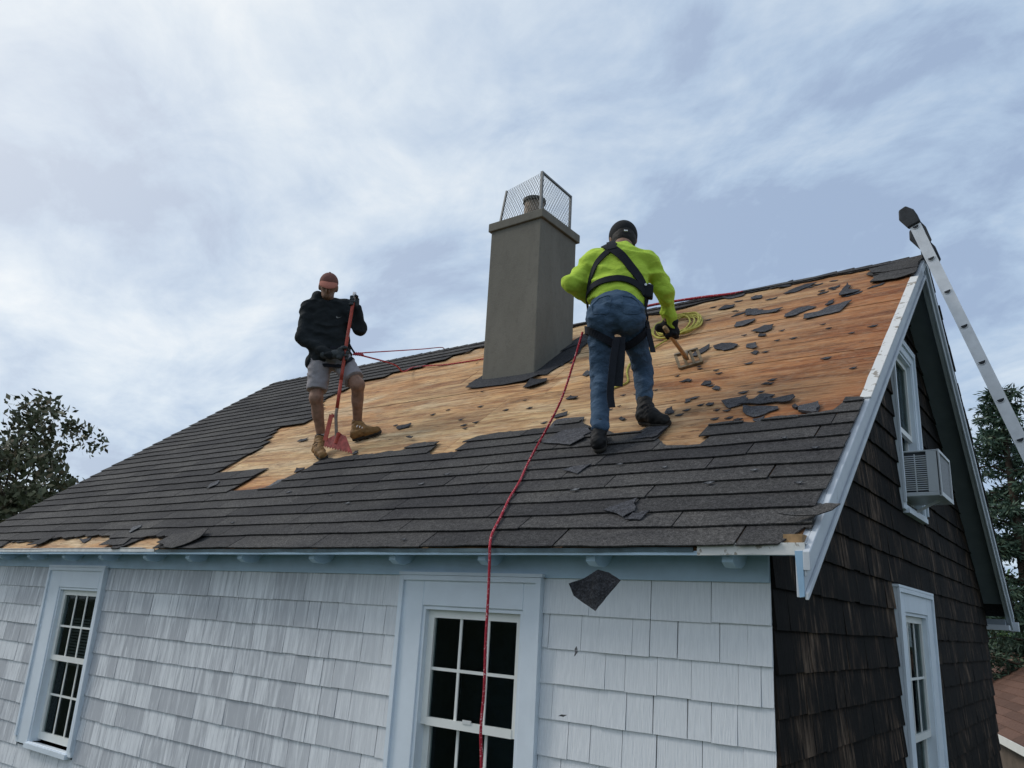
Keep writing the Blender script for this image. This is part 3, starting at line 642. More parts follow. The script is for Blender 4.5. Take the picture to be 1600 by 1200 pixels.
# back eave return
b = B(); b.box((-0.3, W + 0.002, 2.545), (XR - 0.03, W + OV, 2.60)); b.box((XR - 0.06, W + OV - 0.02, 2.54), (XR + 0.04, W + OV + 0.10, 2.64)); b.out('eave_return', 'trim', house)
b = B(); b.box((-8.5, W + 0.002, 2.60), (XR - 0.062, W + OV - 0.002, 2.66)); b.out('back_soffit', 'soffit_grey', house)
# --- chimney
ch = B(); CX0, CX1, CY0, CY1 = -3.575, -2.935, 2.19, 2.84
ch.hexa([(CX0 + 0.0, CY0, 4.0), (CX1, CY0, 4.0), (CX1, CY1, 4.0), (CX0, CY1, 4.0), (CX0 - 0.004, CY0 - 0.004, 6.25), (CX1 - 0.006, CY0 - 0.004, 6.25), (CX1 - 0.006, CY1, 6.25), (CX0 - 0.004, CY1, 6.25)])
chim = bevel(ch.out('chimney', 'stucco', house), 0.012, 2)
def cbox(z0, z1, e): return B().box((CX0 - e, CY0 - e, z0), (CX1 + e - 0.004, CY1 + e, z1))
bevel(cbox(6.24, 6.335, 0.028).out('chimney_cap', 'stucco', chim), 0.008, 2)
b = B(); b.hexa([(CX0 + .02, CY0 + .02, 6.335), (CX1 - .02, CY0 + .02, 6.335), (CX1 - .02, CY1 - .02, 6.335), (CX0 + .02, CY1 - .02, 6.335), (-3.42, 2.35, 6.40), (-3.09, 2.35, 6.40), (-3.09, 2.68, 6.40), (-3.42, 2.68, 6.40)]); b.out('mortar_crown', 'pot_dark', chim)
b = B().lathe((-3.225, 2.44, 6.38), [(0.125, 0), (0.125, 0.05), (0.108, 0.06), (0.105, 0.22), (0.118, 0.225), (0.118, 0.25), (0.10, 0.25), (0.095, 0.1)], 24); b.out('flue_pot', 'clay_pot', chim, smooth=False)
B().lathe((-3.225, 2.44, 6.60), [(0.122, 0), (0.122, 0.035), (0.09, 0.05)], 24).out('flue_collar', 'pot_dark', chim)
pz = 6.335
posts = [((-2.965, 2.195, pz), (-2.965, 2.195, 6.775), 0.026), ((-3.475, 2.195, pz), (-3.43, 2.215, 6.70), 0.018), ((-2.950, 2.715, pz), (-2.950, 2.715, 6.745), 0.022)]
for a, c, w in posts: B().bar(a, c, w, w, (1, 0, 0)).out('screen_post', 'cage_steel', chim)
B().bar((-2.96, 2.20, 6.762), (-2.95, 2.72, 6.735), 0.02, 0.02).out('screen_rail', 'cage_steel', chim)
def screen(A, Bp, Cp, D, n):
    """diamond wire mesh on quad A(bottom left) B(bottom right) C(top right) D(top left)"""
    A, Bp, Cp, D = map(Vector, (A, Bp, Cp, D)); bb = B()
    pt = lambda s_, t_: (A * (1 - s_) + Bp * s_) * (1 - t_) + (D * (1 - s_) + Cp * s_) * t_
    r = 2.2
    for sg in (1, -1):
        k = -n
        while k < 2 * n + 1:
            s0 = k / n; seg = []
            # line s = s0 + sg*t/r
            ts = []
            for t_ in np.linspace(0, 1, 25):
                s_ = s0 + sg * t_ / r
                if 0 <= s_ <= 1: ts.append(pt(s_, t_))
            if len(ts) > 1: bb.tube([ts[0], ts[-1]], 0.0024, 3, False)
            k += 1
    return bb
screen((-3.475, 2.197, pz), (-2.972, 2.197, pz), (-2.972, 2.197, 6.77), (-3.43, 2.215, 6.70), 15).out('wire_screen', 'cage_steel', chim, kind='stuff')
screen((-2.957, 2.20, pz), (-2.95, 2.71, pz), (-2.95, 2.71, 6.74), (-2.957, 2.20, 6.765), 15).out('wire_screen', 'cage_steel', chim, kind='stuff')

# ------------------------------------------------------------------ loose shingle scraps
def scrap(name, pts, label, mat='asphalt_scrap', group=None, off=0.004, curl=0.012, th=0.005, fn=None, cat='shingle scrap', parent=None, jag=0.10):
    r = random.Random(label + str(pts[0])); P = []
    for i in range(len(pts)):
        a, c = pts[i], pts[(i + 1) % len(pts)]; L = math.hypot(c[0] - a[0], c[1] - a[1]); P.append(a)
        k = 2 if L > 0.06 else 1
        for j in range(1, k + 1):
            t_ = j / (k + 1) + r.uniform(-.1, .1); P.append((a[0] + (c[0] - a[0]) * t_ + r.uniform(-1, 1) * L * jag * 0.6, a[1] + (c[1] - a[1]) * t_ + r.uniform(-1, 1) * L * jag * 0.6))
    cx, cy = sum(p[0] for p in P) / len(P), sum(p[1] for p in P) / len(P)
    fn = fn or rp; bm = bmesh.new(); ph = r.uniform(0, 6.28); tx, ty = r.uniform(-1, 1), r.uniform(-1, 1)
    R0 = max(math.hypot(p[0] - cx, p[1] - cy) for p in P)
    def z(p):
        dx, dy = (p[0] - cx) / R0, (p[1] - cy) / R0; d2 = dx * dx + dy * dy
        return off + curl * (0.55 * d2 * (1 + math.cos(2 * math.atan2(dy, dx) + ph)) + 0.25 * (1 + dx * tx + dy * ty))
    bot = [bm.verts.new(fn(p[0], p[1], z(p))) for p in P]; top = [bm.verts.new(fn(p[0], p[1], z(p) + th)) for p in P]
    n = len(P)
    ft = bm.faces.new(top); fb = bm.faces.new(bot[::-1])
    for i in range(n): bm.faces.new((bot[i], bot[(i + 1) % n], top[(i + 1) % n], top[i]))
    bmesh.ops.triangulate(bm, faces=[ft, fb]); bmesh.ops.recalc_face_normals(bm, faces=bm.faces)
    bm.verts.ensure_lookup_table(); V = [tuple(v.co) for v in bm.verts]; bm.verts.index_update(); F = [[v.index for v in f.verts] for f in bm.faces]; bm.free()
    loc = None if parent else fn(cx, cy, off)
    return new(name, V, F, mat, parent, loc=loc, label=label if not parent else None, cat=cat if not parent else None, group=group)
SG = 'torn shingle pieces lying on the roof'
SCR = [
 ('dark strip of shingle lying just under the ridge, right of the red ridge rope', [(-1.567,4.593),(-1.462,4.680),(-1.336,4.659),(-1.327,4.531),(-1.451,4.520)]),
 ('small rectangular shingle bit near the ridge above the yellow rope coil', [(-1.219,4.403),(-1.175,4.434),(-1.111,4.410),(-1.094,4.312),(-1.175,4.306)]),
 ('curled shingle strip touching the bare ridge, left of a longer ridge strip', [(-1.023,4.572),(-0.980,4.690),(-0.878,4.690),(-0.881,4.566),(-0.977,4.542)]),
 ('long dark shingle strip along the middle of the bare right ridge', [(-0.873,4.683),(-0.755,4.70),(-0.623,4.688),(-0.655,4.601),(-0.798,4.648)]),
 ('ragged twisted shingle strip a little below the right ridge', [(-0.886,4.305),(-0.805,4.454),(-0.719,4.514),(-0.621,4.475),(-0.678,4.397),(-0.786,4.297)]),
 ('folded shingle piece with a raised tip, highest one near the gable edge', [(-0.310,3.837),(-0.328,4.021),(-0.306,4.197),(-0.262,4.112),(-0.272,4.037),(-0.161,3.947),(-0.215,3.868)]),
 ('small shingle chip just above the largest dark scrap near the gable edge', [(-0.391,3.651),(-0.385,3.772),(-0.343,3.797),(-0.342,3.696)]),
 ('long shingle scrap with a knobbed left end, right of the yellow rope coil', [(-1.106,3.787),(-1.129,3.957),(-1.044,3.951),(-0.983,3.873),(-0.768,3.810),(-0.809,3.722),(-0.975,3.755)]),
 ('smooth oblong shingle scrap below the knobbed one, right of the rope coil', [(-1.109,3.491),(-1.124,3.596),(-1.054,3.633),(-0.967,3.635),(-0.950,3.543),(-1.024,3.471)]),
 ('flat oval shingle scrap between the rope coil and the ridge', [(-1.475,4.185),(-1.431,4.273),(-1.325,4.249),(-1.323,4.152),(-1.405,4.134)]),
 ('long purplish shingle scrap left of the largest dark scrap', [(-0.689,3.508),(-0.706,3.614),(-0.624,3.715),(-0.536,3.723),(-0.462,3.669),(-0.551,3.584),(-0.619,3.493)]),
 ('largest pointed dark shingle scrap on the upper right sheathing', [(-0.502,3.359),(-0.523,3.487),(-0.385,3.551),(-0.350,3.627),(-0.178,3.645),(-0.236,3.418),(-0.329,3.401)]),
 ('wedge shaped shingle scrap at mid slope with a tiny chip below it', [(-0.892,3.234),(-0.858,3.316),(-0.816,3.387),(-0.736,3.355),(-0.721,3.247),(-0.764,3.189)]),
 ('tiny shingle chip directly under the wedge shaped mid slope scrap', [(-0.800,3.101),(-0.799,3.153),(-0.743,3.134),(-0.733,3.069)]),
 ('pale edged double shingle scrap right of the roofing fork', [(-1.132,2.982),(-1.083,3.046),(-1.006,3.041),(-0.919,2.951),(-0.925,2.870),(-1.009,2.857)]),
 ('squarish shingle bit right of the pale edged scrap beside the fork', [(-0.824,2.847),(-0.836,2.914),(-0.773,2.948),(-0.723,2.803),(-0.761,2.799)]),
 ('small four sided chip below the squarish bit right of the fork', [(-0.746,2.694),(-0.730,2.738),(-0.688,2.708),(-0.691,2.644)]),
 ('grey shingle strip sticking up out of the roofing fork head', [(-1.283,2.856),(-1.280,2.939),(-1.189,3.063),(-1.168,2.976),(-1.220,2.810)]),
 ('ragged chip below the fork, upper one of a diagonal pair', [(-0.952,2.133),(-0.937,2.190),(-0.891,2.181),(-0.879,2.116),(-0.911,2.113)]),
 ('blocky chip below the fork, lower one of a diagonal pair', [(-0.837,2.030),(-0.826,2.076),(-0.778,2.037),(-0.770,1.983)]),
 ('thin flat chip straight below the fork head', [(-1.143,2.276),(-1.115,2.299),(-1.064,2.267),(-1.079,2.237)]),
 ('small notched chip upslope of the right boot', [(-0.960,1.811),(-0.978,1.879),(-0.940,1.884),(-0.929,1.833)]),
 ('small chip midway between the right boot and the heap of big scraps', [(-0.776,1.715),(-0.768,1.758),(-0.731,1.754),(-0.727,1.711)]),
 ('leftmost block of the heap of big shingle scraps at the torn edge', [(-0.677,1.748),(-0.638,1.782),(-0.525,1.809),(-0.495,1.683),(-0.592,1.628)]),
 ('boomerang shaped long scrap in the heap at the torn edge', [(-0.520,1.646),(-0.497,1.712),(-0.442,1.726),(-0.375,1.736),(-0.370,1.671),(-0.198,1.698),(-0.176,1.650),(-0.197,1.600),(-0.348,1.628)]),
 ('triangular scrap at the bottom of the heap at the torn edge', [(-0.496,1.626),(-0.265,1.564),(-0.248,1.519),(-0.354,1.438),(-0.379,1.431)]),
 ('flat top scrap of the heap at the torn edge', [(-0.459,1.745),(-0.438,1.799),(-0.332,1.767),(-0.381,1.714)]),
 ('small crumpled piece under the triangular scrap of the heap', [(-0.378,1.405),(-0.307,1.427),(-0.297,1.347),(-0.343,1.358)]),
 ('thick square shingle lump on the torn edge close to the gable', [(-0.111,1.431),(-0.124,1.513),(-0.022,1.547),(-0.006,1.495),(-0.003,1.404)]),
 ('tiny dark chip left of the thick square lump', [(-0.169,1.525),(-0.155,1.556),(-0.123,1.499),(-0.140,1.491)]),
 ('curled shingle flap right behind the toe of the right black boot', [(-1.026,1.617),(-1.056,1.729),(-1.018,1.734),(-0.975,1.648)]),
 ('thin dark flake between the red lifeline and the left jeans leg', [(-2.137,2.222),(-2.109,2.269),(-2.020,2.230),(-2.029,2.178)]),
 ('small ragged scrap just left of the left jeans shin', [(-2.072,1.855),(-2.028,1.886),(-1.948,1.908),(-1.933,1.842),(-2.006,1.810)]),
 ('wide flat scrap on the torn edge left of the left jeans shin', [(-1.941,1.604),(-1.974,1.770),(-1.719,1.749),(-1.695,1.646),(-1.886,1.592)]),
 ('pointed chip beside the left jeans knee', [(-2.262,2.778),(-2.264,2.896),(-2.182,2.776),(-2.205,2.732)]),
 ('small chip between the two jeans legs', [(-1.394,1.652),(-1.382,1.676),(-1.335,1.638),(-1.344,1.610)]),
 ('long dark splinter of shingle right of the tan boots on bare wood', [(-3.883,2.046),(-3.898,2.093),(-3.732,2.100),(-3.704,2.041),(-3.801,1.994)]),
 ('small flat chip above the torn edge right of the red blade', [(-3.467,1.713),(-3.452,1.738),(-3.389,1.718),(-3.386,1.686)]),
 ('dark flake left of the front tan boot', [(-5.224,1.993),(-5.223,2.048),(-5.142,2.080),(-5.094,2.001)]),
 ('dark scrap behind the red blade and front tan boot', [(-4.988,2.073),(-5.055,2.180),(-4.985,2.180),(-4.875,2.050)]),
 ('small dark flake below the front tan boot', [(-4.421,1.228),(-4.462,1.302),(-4.369,1.316),(-4.344,1.256)]),
 ('chip being pried up at the tip of the red blade', [(-3.962,1.518),(-3.979,1.576),(-3.941,1.581),(-3.902,1.508)]),
 ('pale grey bent scrap on the shingles left of the lower bare patch', [(-5.408,0.994),(-5.457,1.077),(-5.414,1.151),(-5.329,1.064)]),
 ('pale leaf shaped scrap on the torn edge left of the lifeline', [(-2.467,1.333),(-2.424,1.410),(-2.260,1.431),(-2.242,1.361)]),
 ('long pale grey sliver on the lower right edge of the bare patch by the boots', [(-4.496,0.962),(-4.493,1.099),(-4.412,1.104),(-4.397,0.969)]),
 ('loose angular shingle tab lying low on the intact shingles', [(-0.868,0.308),(-0.832,0.356),(-0.720,0.424),(-0.680,0.297),(-0.723,0.239)]),
 ('triangular loose tab below the left black boot', [(-1.406,0.835),(-1.236,0.908),(-1.269,0.771)]),
 ('broad loose shingle under the left black boot', [(-1.845,1.319),(-1.763,1.498),(-1.554,1.514),(-1.490,1.404),(-1.583,1.235)]),
 ('thin scrap right of the loose angular tab', [(-0.683,0.273),(-0.590,0.292),(-0.613,0.204),(-0.693,0.203)]),
 ('smaller loose shingle over the broad one at the left black boot', [(-1.736,1.376),(-1.542,1.376),(-1.490,1.310),(-1.552,1.212),(-1.646,1.247)]),
 ('loose shingle under the right black boot', [(-1.053,1.370),(-0.904,1.375),(-0.954,1.210),(-1.094,1.226)]),
 ('pale bent sliver on the shingles above the torn left eave', [(-5.509,0.239),(-5.534,0.311),(-5.468,0.350),(-5.423,0.308),(-5.452,0.219)]),
 ('splintered sliver standing in the torn left eave', [(-6.244,0.159),(-6.087,0.132),(-6.102,0.211),(-6.040,0.156),(-6.045,0.103)]),
]
for i, (lab, pts) in enumerate(SCR):
    pale = 'pale' in lab and 'edged' not in lab
    onsh = any(s_ in lab for s_ in ('under the left black boot', 'under the right black boot', 'below the left black', 'low on the intact', 'right of the loose', 'above the torn', 'over the broad', 'left of the lower bare'))
    big = max(p[0] for p in pts) - min(p[0] for p in pts) > 0.1
    scrap('shingle_scrap', pts, lab, 'asphalt_pale' if pale else 'asphalt_scrap', SG, off=(0.016 if onsh else -0.006) + (0.006 if 'over the' in lab or 'boomerang' in lab else 0), curl=0.022 if 'curled' in lab or 'raised' in lab else 0.011 if big and not onsh else 0.007, th=0.014 if 'thick square' in lab else 0.005, jag=0.16)
CR = [(-1.235,4.002),(-1.567,4.314),(-0.243,3.018),(-0.131,2.345),(-0.696,2.466),(-0.927,2.414),(-0.880,2.335),(-0.631,2.677),(-0.922,1.606),(-0.637,1.477),(-0.544,1.471),(-0.475,1.433),(-0.570,1.884),(-0.457,2.004),(0.082,2.084),(-0.422,2.057),(-1.234,2.406),(-1.084,2.501),(-0.917,1.893),(-0.593,1.594),(-3.952,2.119),(-3.719,2.026),(-3.483,2.351),(-3.113,2.050),(-2.025,1.973),(-2.075,1.747),(-2.692,2.146),(-2.602,2.325),(-0.897,1.680),(-0.820,1.744),(-0.867,2.095),(-0.670,1.621)]
r2 = random.Random(3)
for i in range(46): CR.append((r2.uniform(-4.2, 0.1), r2.uniform(1.75, 4.2)))
for (x, v) in CR:
    s_ = r2.uniform(0.010, 0.024)
    scrap('shingle_crumb', [(x - s_ * 1.6, v - s_ * .4), (x - s_ * .2, v + s_ * .8), (x + s_ * 1.5, v + s_ * .5), (x + s_ * .4, v - s_ * .8)], 'tiny dark shingle crumb scattered on the bare wood sheathing', 'asphalt_scrap', 'shingle crumbs on the bare sheathing', off=-0.006, curl=0.004, th=0.004, cat='crumb')
for (x, v) in [(-2.547,0.785),(-3.069,0.553),(-2.406,0.911),(-1.727,0.875),(-2.096,0.05),(-0.704,0.786),(-0.367,0.565),(-0.164,0.681),(0.097,0.517),(0.095,0.895),(-1.025,0.869),(-4.144,0.331),(-1.182,0.570),(-3.4,0.7),(-0.1,1.05),(-4.0,0.8)]:
    s_ = r2.uniform(0.010, 0.020)
    scrap('shingle_chip', [(x - s_ * 1.6, v - s_ * .4), (x - s_ * .2, v + s_ * .8), (x + s_ * 1.5, v + s_ * .5), (x + s_ * .4, v - s_ * .8)], 'small grey chip lying on the intact roof shingles', 'asphalt_pale', 'chips on the intact shingles', off=0.018, curl=0.004, th=0.004, cat='chip')
for i in range(16):
    x, v, s_, a_ = r2.uniform(-1.35, 0.05), r2.uniform(3.85, 4.55), r2.uniform(0.025, 0.055), r2.uniform(-0.5, 0.5); ca, sa = math.cos(a_), math.sin(a_)
    q_ = [(-1.5, -.25), (-.6, .45), (.5, .30), (1.5, .35), (.9, -.35), (-.2, -.40)]
    scrap('shingle_shard', [(x + (p * ca - t_ * sa) * s_, v + (p * sa + t_ * ca) * s_ * 1.4) for p, t_ in q_], 'narrow flat shingle shard on the bare wood close below the right ridge', 'asphalt_scrap', 'shards below the right ridge', off=-0.007, curl=0.004, th=0.004, cat='shingle shard', jag=0.2)
# parts of the roof that are torn but still attached
for pts, cu, of in (([(0.10,0.150),(0.166,0.19),(0.273,0.262),(0.345,0.225),(0.316,0.190)], 0.03, 0.030), ([(-4.710,0.020),(-4.693,0.152),(-4.245,0.195),(-4.219,0.081),(-4.40,-0.05)], 0.03, 0.020),
                ([(-0.142,4.36),(-0.10,4.55),(0.045,4.60),(0.235,4.66),(0.235,4.30),(0.05,4.33)], 0.012, 0.012), ([(-0.106,4.085),(-0.06,4.28),(0.06,4.33),(0.235,4.30),(0.235,4.12),(0.10,4.06)], 0.012, 0.008),
                ([(-7.0,0.03),(-6.93,0.15),(-6.70,0.17),(-6.78,0.05)], 0.02, 0.012), ([(-5.62,0.02),(-5.60,0.11),(-5.30,0.14),(-5.25,0.03)], 0.02, 0.012)):
    scrap('loose_tab', pts, 'tab', 'asphalt', None, off=of, curl=cu, parent=roof)
for pts in ([(-3.66,2.90),(-3.66,3.10),(-2.95,3.06),(-2.80,2.93),(-2.90,2.83),(-3.15,2.84)], [(-2.945,3.00),(-2.95,3.60),(-2.95,4.45),(-2.83,4.40),(-2.72,3.80),(-2.66,3.30),(-2.74,2.95)], [(-2.839,2.680),(-2.844,2.843),(-2.657,2.829),(-2.60,2.718),(-2.712,2.62)], [(-3.70,3.0),(-3.66,3.5),(-3.56,3.9),(-3.57,3.04)], [(-2.93,3.6),(-2.94,4.60),(-2.55,4.62),(-2.60,4.2)]):
    scrap('chimney_flashing', pts, 'fl', 'flashing', None, off=-0.006, curl=0.025, parent=roof)

# falling pieces
def facing(c, ux, uy, nn):
    c, ux, uy, nn = map(Vector, (c, ux, uy, nn))
    return lambda x, v, off=0.0: c + ux * x + uy * v + nn * off
ff = facing((-0.568, -0.6, 2.52), (0.92, 0.3, 0.05), (0.0, 0.25, 0.97), (0.3, -0.95, 0.2))
scrap('falling_shingle', [(-0.113,0.03),(-0.055,0.05),(0.01,0.092),(0.06,0.08),(0.118,0.045),(0.065,-0.03),(0.028,-0.09),(-0.03,-0.055),(-0.085,-0.02)], 'large dark shingle piece falling in front of the white wall', 'flashing', None, off=0, curl=0.02, fn=ff, jag=0.04)
ff = facing((-0.771, -0.4, 2.259), (0.9, 0.3, 0.4), (-0.3, 0.25, 0.9), (0.3, -0.95, 0.2))
scrap('falling_chip', [(-0.009,-0.02),(-0.004,0.012),(0.006,0.022),(0.009,-0.004)], 'small grey chip falling below the large falling shingle', 'asphalt_pale', None, off=0, curl=0.004, fn=ff)
ff = facing((-0.829, -0.4, 1.981), (0.95, 0.3, 0.05), (0, 0.25, 0.9), (0.3, -0.95, 0.2))
scrap('falling_chip', [(-0.02,-0.004),(-0.008,0.004),(0.02,0.003),(0.004,-0.006)], 'thin black splinter falling lowest in front of the white wall', 'asphalt', None, off=0, curl=0.004, fn=ff)

# ------------------------------------------------------------------ ropes
def rope(name, pts, r, mat, label, n=7, k=8, parent=None, cat='rope'):
    sp = spline(pts, k); b = B().tube(sp, r, n); return b.out(name, mat, parent, smooth=True, loc=sp[0] if not parent else None, label=label if not parent else None, cat=cat if not parent else None)
rope('lifeline', [(-1.418, 0.60, 4.245), (-1.47, 0.59, 4.05), (-1.56, 0.565, 3.75), rp(-1.73, 0.985, 0.05), rp(-1.66, 0.72, 0.026), rp(-1.60, 0.50, 0.026), rp(-1.52, 0.27, 0.026), rp(-1.455, 0.08, 0.028), (-1.405, ey - 0.03, 2.75), (-1.395, -0.285, 2.70), (-1.385, -0.29, 2.5), (-1.383, -0.29, 2.27), (-1.374, -0.29, 2.03), (-1.380, -0.29, 1.85), (-1.36, -0.29, 1.6), (-1.37, -0.29, 1.0), (-1.36, -0.29, 0.2)], 0.0075, 'red_rope', 'red flecked lifeline from the harnessed worker down over the eave')
rope('anchor_rope', [(-4.18, 1.05, 4.655), (-4.46, 1.645, 4.895), (-4.74, 2.24, 5.135), (-5.02, 2.83, 5.375), (-5.30, 3.42, 5.62), (-5.33, 3.52, 5.635)], 0.006, 'red_rope', 'thin taut rope from the hooded worker up to the ridge')
rope('slack_rope', [(-4.18, 1.055, 4.652), (-4.55, 1.9, 4.85), rp(-5.0, 3.55, 0.12), rp(-5.306, 4.06, 0.016), rp(-4.95, 4.0, 0.012), rp(-4.719, 3.97, 0.0), rp(-4.219, 3.93, 0.0), rp(-3.58, 3.95, 0.0)], 0.008, 'red_rope', 'slack red rope from the hooded worker along the bare wood to the chimney')
rope('ridge_rope', [rp(-2.75, SL - 0.03, 0.045), rp(-2.33, SL - 0.02, 0.05), rp(-2.1, SL - 0.03, 0.045), rp(-1.79, SL - 0.05, 0.035), rp(-1.50, SL - 0.08, 0.02), rp(-1.36, SL - 0.06, 0.01)], 0.014, 'red_rope', 'thick red rope lying along the ridge behind the green shirt')
pts = []; rr_ = random.Random(5)
for i in range(9 * 10):
    a = i / 10 * 2 * math.pi; q = 1 + 0.16 * math.sin(i * 0.37) + rr_.uniform(-.05, .05)
    pts.append(rp(-1.74 + 0.21 * q * math.cos(a) + 0.04 * math.sin(i * .13), 3.80 + 0.30 * q * math.sin(a) - 0.22 * math.cos(a) * q * .6, 0.012 + 0.030 * abs(math.sin(i * 0.9)) * rr_.random()))
pts += [rp(-1.70, 3.40, 0.01), rp(-1.78, 3.2, 0.0), rp(-1.85, 2.95, 0.0), rp(-1.80, 2.72, 0.0), rp(-1.72, 2.55, 0.0), rp(-1.66, 2.40, 0.0), rp(-1.75, 2.30, 0.0), rp(-1.70, 2.2, 0.0)]
rope('rope_coil', pts, 0.0085, 'rope_yellow', 'yellow rope coiled on the bare wood by the right worker', 6, 3)

# ------------------------------------------------------------------ window air conditioner
AX, AY0, AY1, AZ0, AZ1 = 0.262, 3.10, 3.61, 3.455, 3.812
ac = empty('air_conditioner', (0.1, 3.36, AZ0), 'white window air conditioner sticking out of the upper gable window', 'air conditioner')
b = B(); b.box((-0.03, AY0 + 0.02, AZ0 + 0.012), (AX - 0.02, AY1 - 0.02, AZ1 - 0.012)); b.out('inner_body', 'ac_dark', ac)
b = B(); b.box((-0.03, AY0, AZ1 - 0.012), (AX, AY1, AZ1)); b.box((-0.03, AY0, AZ0), (AX, AY1, AZ0 + 0.03)); b.box((0.175, AY0, AZ0 + 0.03), (AX, AY0 + 0.012, AZ1 - 0.012)); b.box((-0.03, AY0, AZ0 + 0.03), (0.02, AY0 + 0.012, AZ1 - 0.012)); b.box((-0.03, AY1 - 0.012, AZ0 + 0.03), (AX, AY1, AZ1 - 0.012))
bevel(b.out('case', 'ac_case', ac), 0.004)
for i in range(17):
    z = AZ0 + 0.045 + i * 0.0165
    B().box((0.02, AY0 + 0.003, z), (0.175, AY0 + 0.011, z + 0.007)).out('louver', 'ac_case', ac)
B().box((0.090, AY0 + 0.001, AZ0 + 0.035), (0.098, AY0 + 0.013, AZ1 - 0.03)).out('louver_rib', 'ac_case', ac)
b = B(); b.box((AX - 0.012, AY0, AZ0 + 0.03), (AX + 0.006, AY0 + 0.022, AZ1 + 0.002)); b.box((AX - 0.012, AY1 - 0.022, AZ0 + 0.03), (AX + 0.006, AY1, AZ1 + 0.002)); b.box((AX - 0.012, AY0 + .022, AZ1 - 0.02), (AX + 0.006, AY1 - .022, AZ1 + 0.002)); b.box((AX - 0.012, AY0, AZ0 - 0.002), (AX + 0.006, AY1, AZ0 + 0.03)); b.out('coil_frame', 'ac_case', ac)
B().box((AX - 0.012, AY0 + 0.02, AZ0 + 0.028), (AX - 0.004, AY1 - 0.02, AZ1 - 0.018)).out('coil', 'ac_coil', ac)
for s_ in (0.0, 1.0):
    y = AY0 - 0.06 if s_ == 0 else AY1
    B().box((-0.025, y, AZ0 + 0.01), (-0.012, y + 0.06, AZ1)).out('side_curtain', 'ac_case', ac)
B().bar((0.02, 3.36, 3.36), (0.20, 3.36, AZ0), 0.02, 0.010, (0, 1, 0)).out('support_bracket', 'metal_white', ac)

# ------------------------------------------------------------------ extension ladder
lad = empty('extension_ladder', (2.24, 3.24, GZ), 'aluminium extension ladder leaning on the gable peak', 'ladder')
LT = Vector((0.262, 0, 5.70)); LD = (Vector((0.812, 0, 3.808)) - Vector((0.209, 0, 5.86))).normalized(); LN = Vector((-LD.z, 0, LD.x)).normalized()  # LN points outward (+x)
if LN.x < 0: LN = -LN
LY0, LY1 = 3.00, 3.42
def lp(s_, t_, y): q = LT + LD * s_ + LN * t_; return Vector((q.x, y, q.z))
def rail(y0, y1, s0, s1, t0, dep, name):
    b = B(); th = 0.004
    def bx(ta, tb, ya, yb): b.hexa([lp(s0, ta, ya), lp(s0, tb, ya), lp(s0, tb, yb), lp(s0, ta, yb), lp(s1, ta, ya), lp(s1, tb, ya), lp(s1, tb, yb), lp(s1, ta, yb)])
    bx(t0, t0 + dep, y0, y0 + th) if y0 < y1 else bx(t0, t0 + dep, y0 - th, y0)
    lo, hi = min(y0, y1), max(y0, y1)
    bx(t0, t0 + 0.006, lo + (th if y0 < y1 else 0), hi); bx(t0 + dep - 0.006, t0 + dep, lo + (th if y0 < y1 else 0), hi)
    bm = b.out(name, 'aluminium', lad); return bm
rail(LY0, LY0 + 0.028, 0.0, 4.4, -0.043, 0.086, 'rail'); rail(LY1, LY1 - 0.028, 0.0, 4.4, -0.043, 0.086, 'rail')
rail(LY0 - 0.045, LY0 - 0.012, 2.22, 7.19, -0.085, 0.088, 'base_rail'); rail(LY1 + 0.045, LY1 + 0.012, 2.22, 7.19, -0.085, 0.088, 'base_rail')
def dshape(s_, t_, y, r):
    pts = []
    for k in range(9):
        a = math.pi * k / 8; pts.append(lp(s_ + r * 1.0 * math.sin(a) - r * .4, t_ + r * math.cos(a), y))
    return pts
k = 0; s_ = 0.045
while s_ < 4.3:
    b = B(); outer = dshape(s_, 0, LY0 - 0.006, 0.031); b.prism(outer, (0, LY1 - LY0 + 0.012, 0)); rg = b.out('rung', 'aluminium', lad)
    for (y, d) in ((LY0 - 0.0065, -0.002), (LY1 + 0.0065, 0.002)):
        B().prism(dshape(s_, 0, y, 0.024), (0, d, 0)).out('rung_hollow_shade', 'black_rubber', rg)  # dark plate paints the shade of an open rung end on a solid rung
    s_ += 0.32
s_ = 2.4
while s_ < 7.0:
    B().prism(dshape(s_, -0.042, LY0 - 0.05, 0.02), (0, LY1 - LY0 + 0.10, 0)).out('rung', 'aluminium', lad); s_ += 0.32
for y in (LY0, LY1):
    poly = [(-0.052, 0.03), (0.050, 0.02), (0.050, -0.05), (0.042, -0.11), (0.0, -0.17), (-0.062, -0.158), (-0.088, -0.08)]
    b = B().prism([lp(s2, t2, y - 0.02) for t2, s2 in poly], (0, 0.05, 0)); bevel(b.out('rubber_mitt', 'black_rubber', lad), 0.012, 2)
    b = B().prism([lp(s2, t2, y + 0.0) for t2, s2 in [(0.044, 0.0), (0.066, 0.08), (0.062, 0.2), (0.044, 0.22)]], (0, 0.025, 0)); b.out('mitt_strap', 'black_rubber', lad)
    b = B().prism([lp(s2, t2, y + 0.0) for t2, s2 in [(-0.044, 0.04), (-0.058, 0.1), (-0.05, 0.22), (-0.044, 0.24)]], (0, 0.025, 0)); b.out('mitt_strap', 'black_rubber', lad)
for y in (LY0 - 0.03, LY1 + 0.03):
    b = B().prism([lp(7.15, -0.12, y - .02), lp(7.15, 0.04, y - .02), lp(7.22, 0.04, y - .02), lp(7.22, -0.12, y - .02)], (0, .04, 0)); b.out('foot', 'black_rubber', lad)

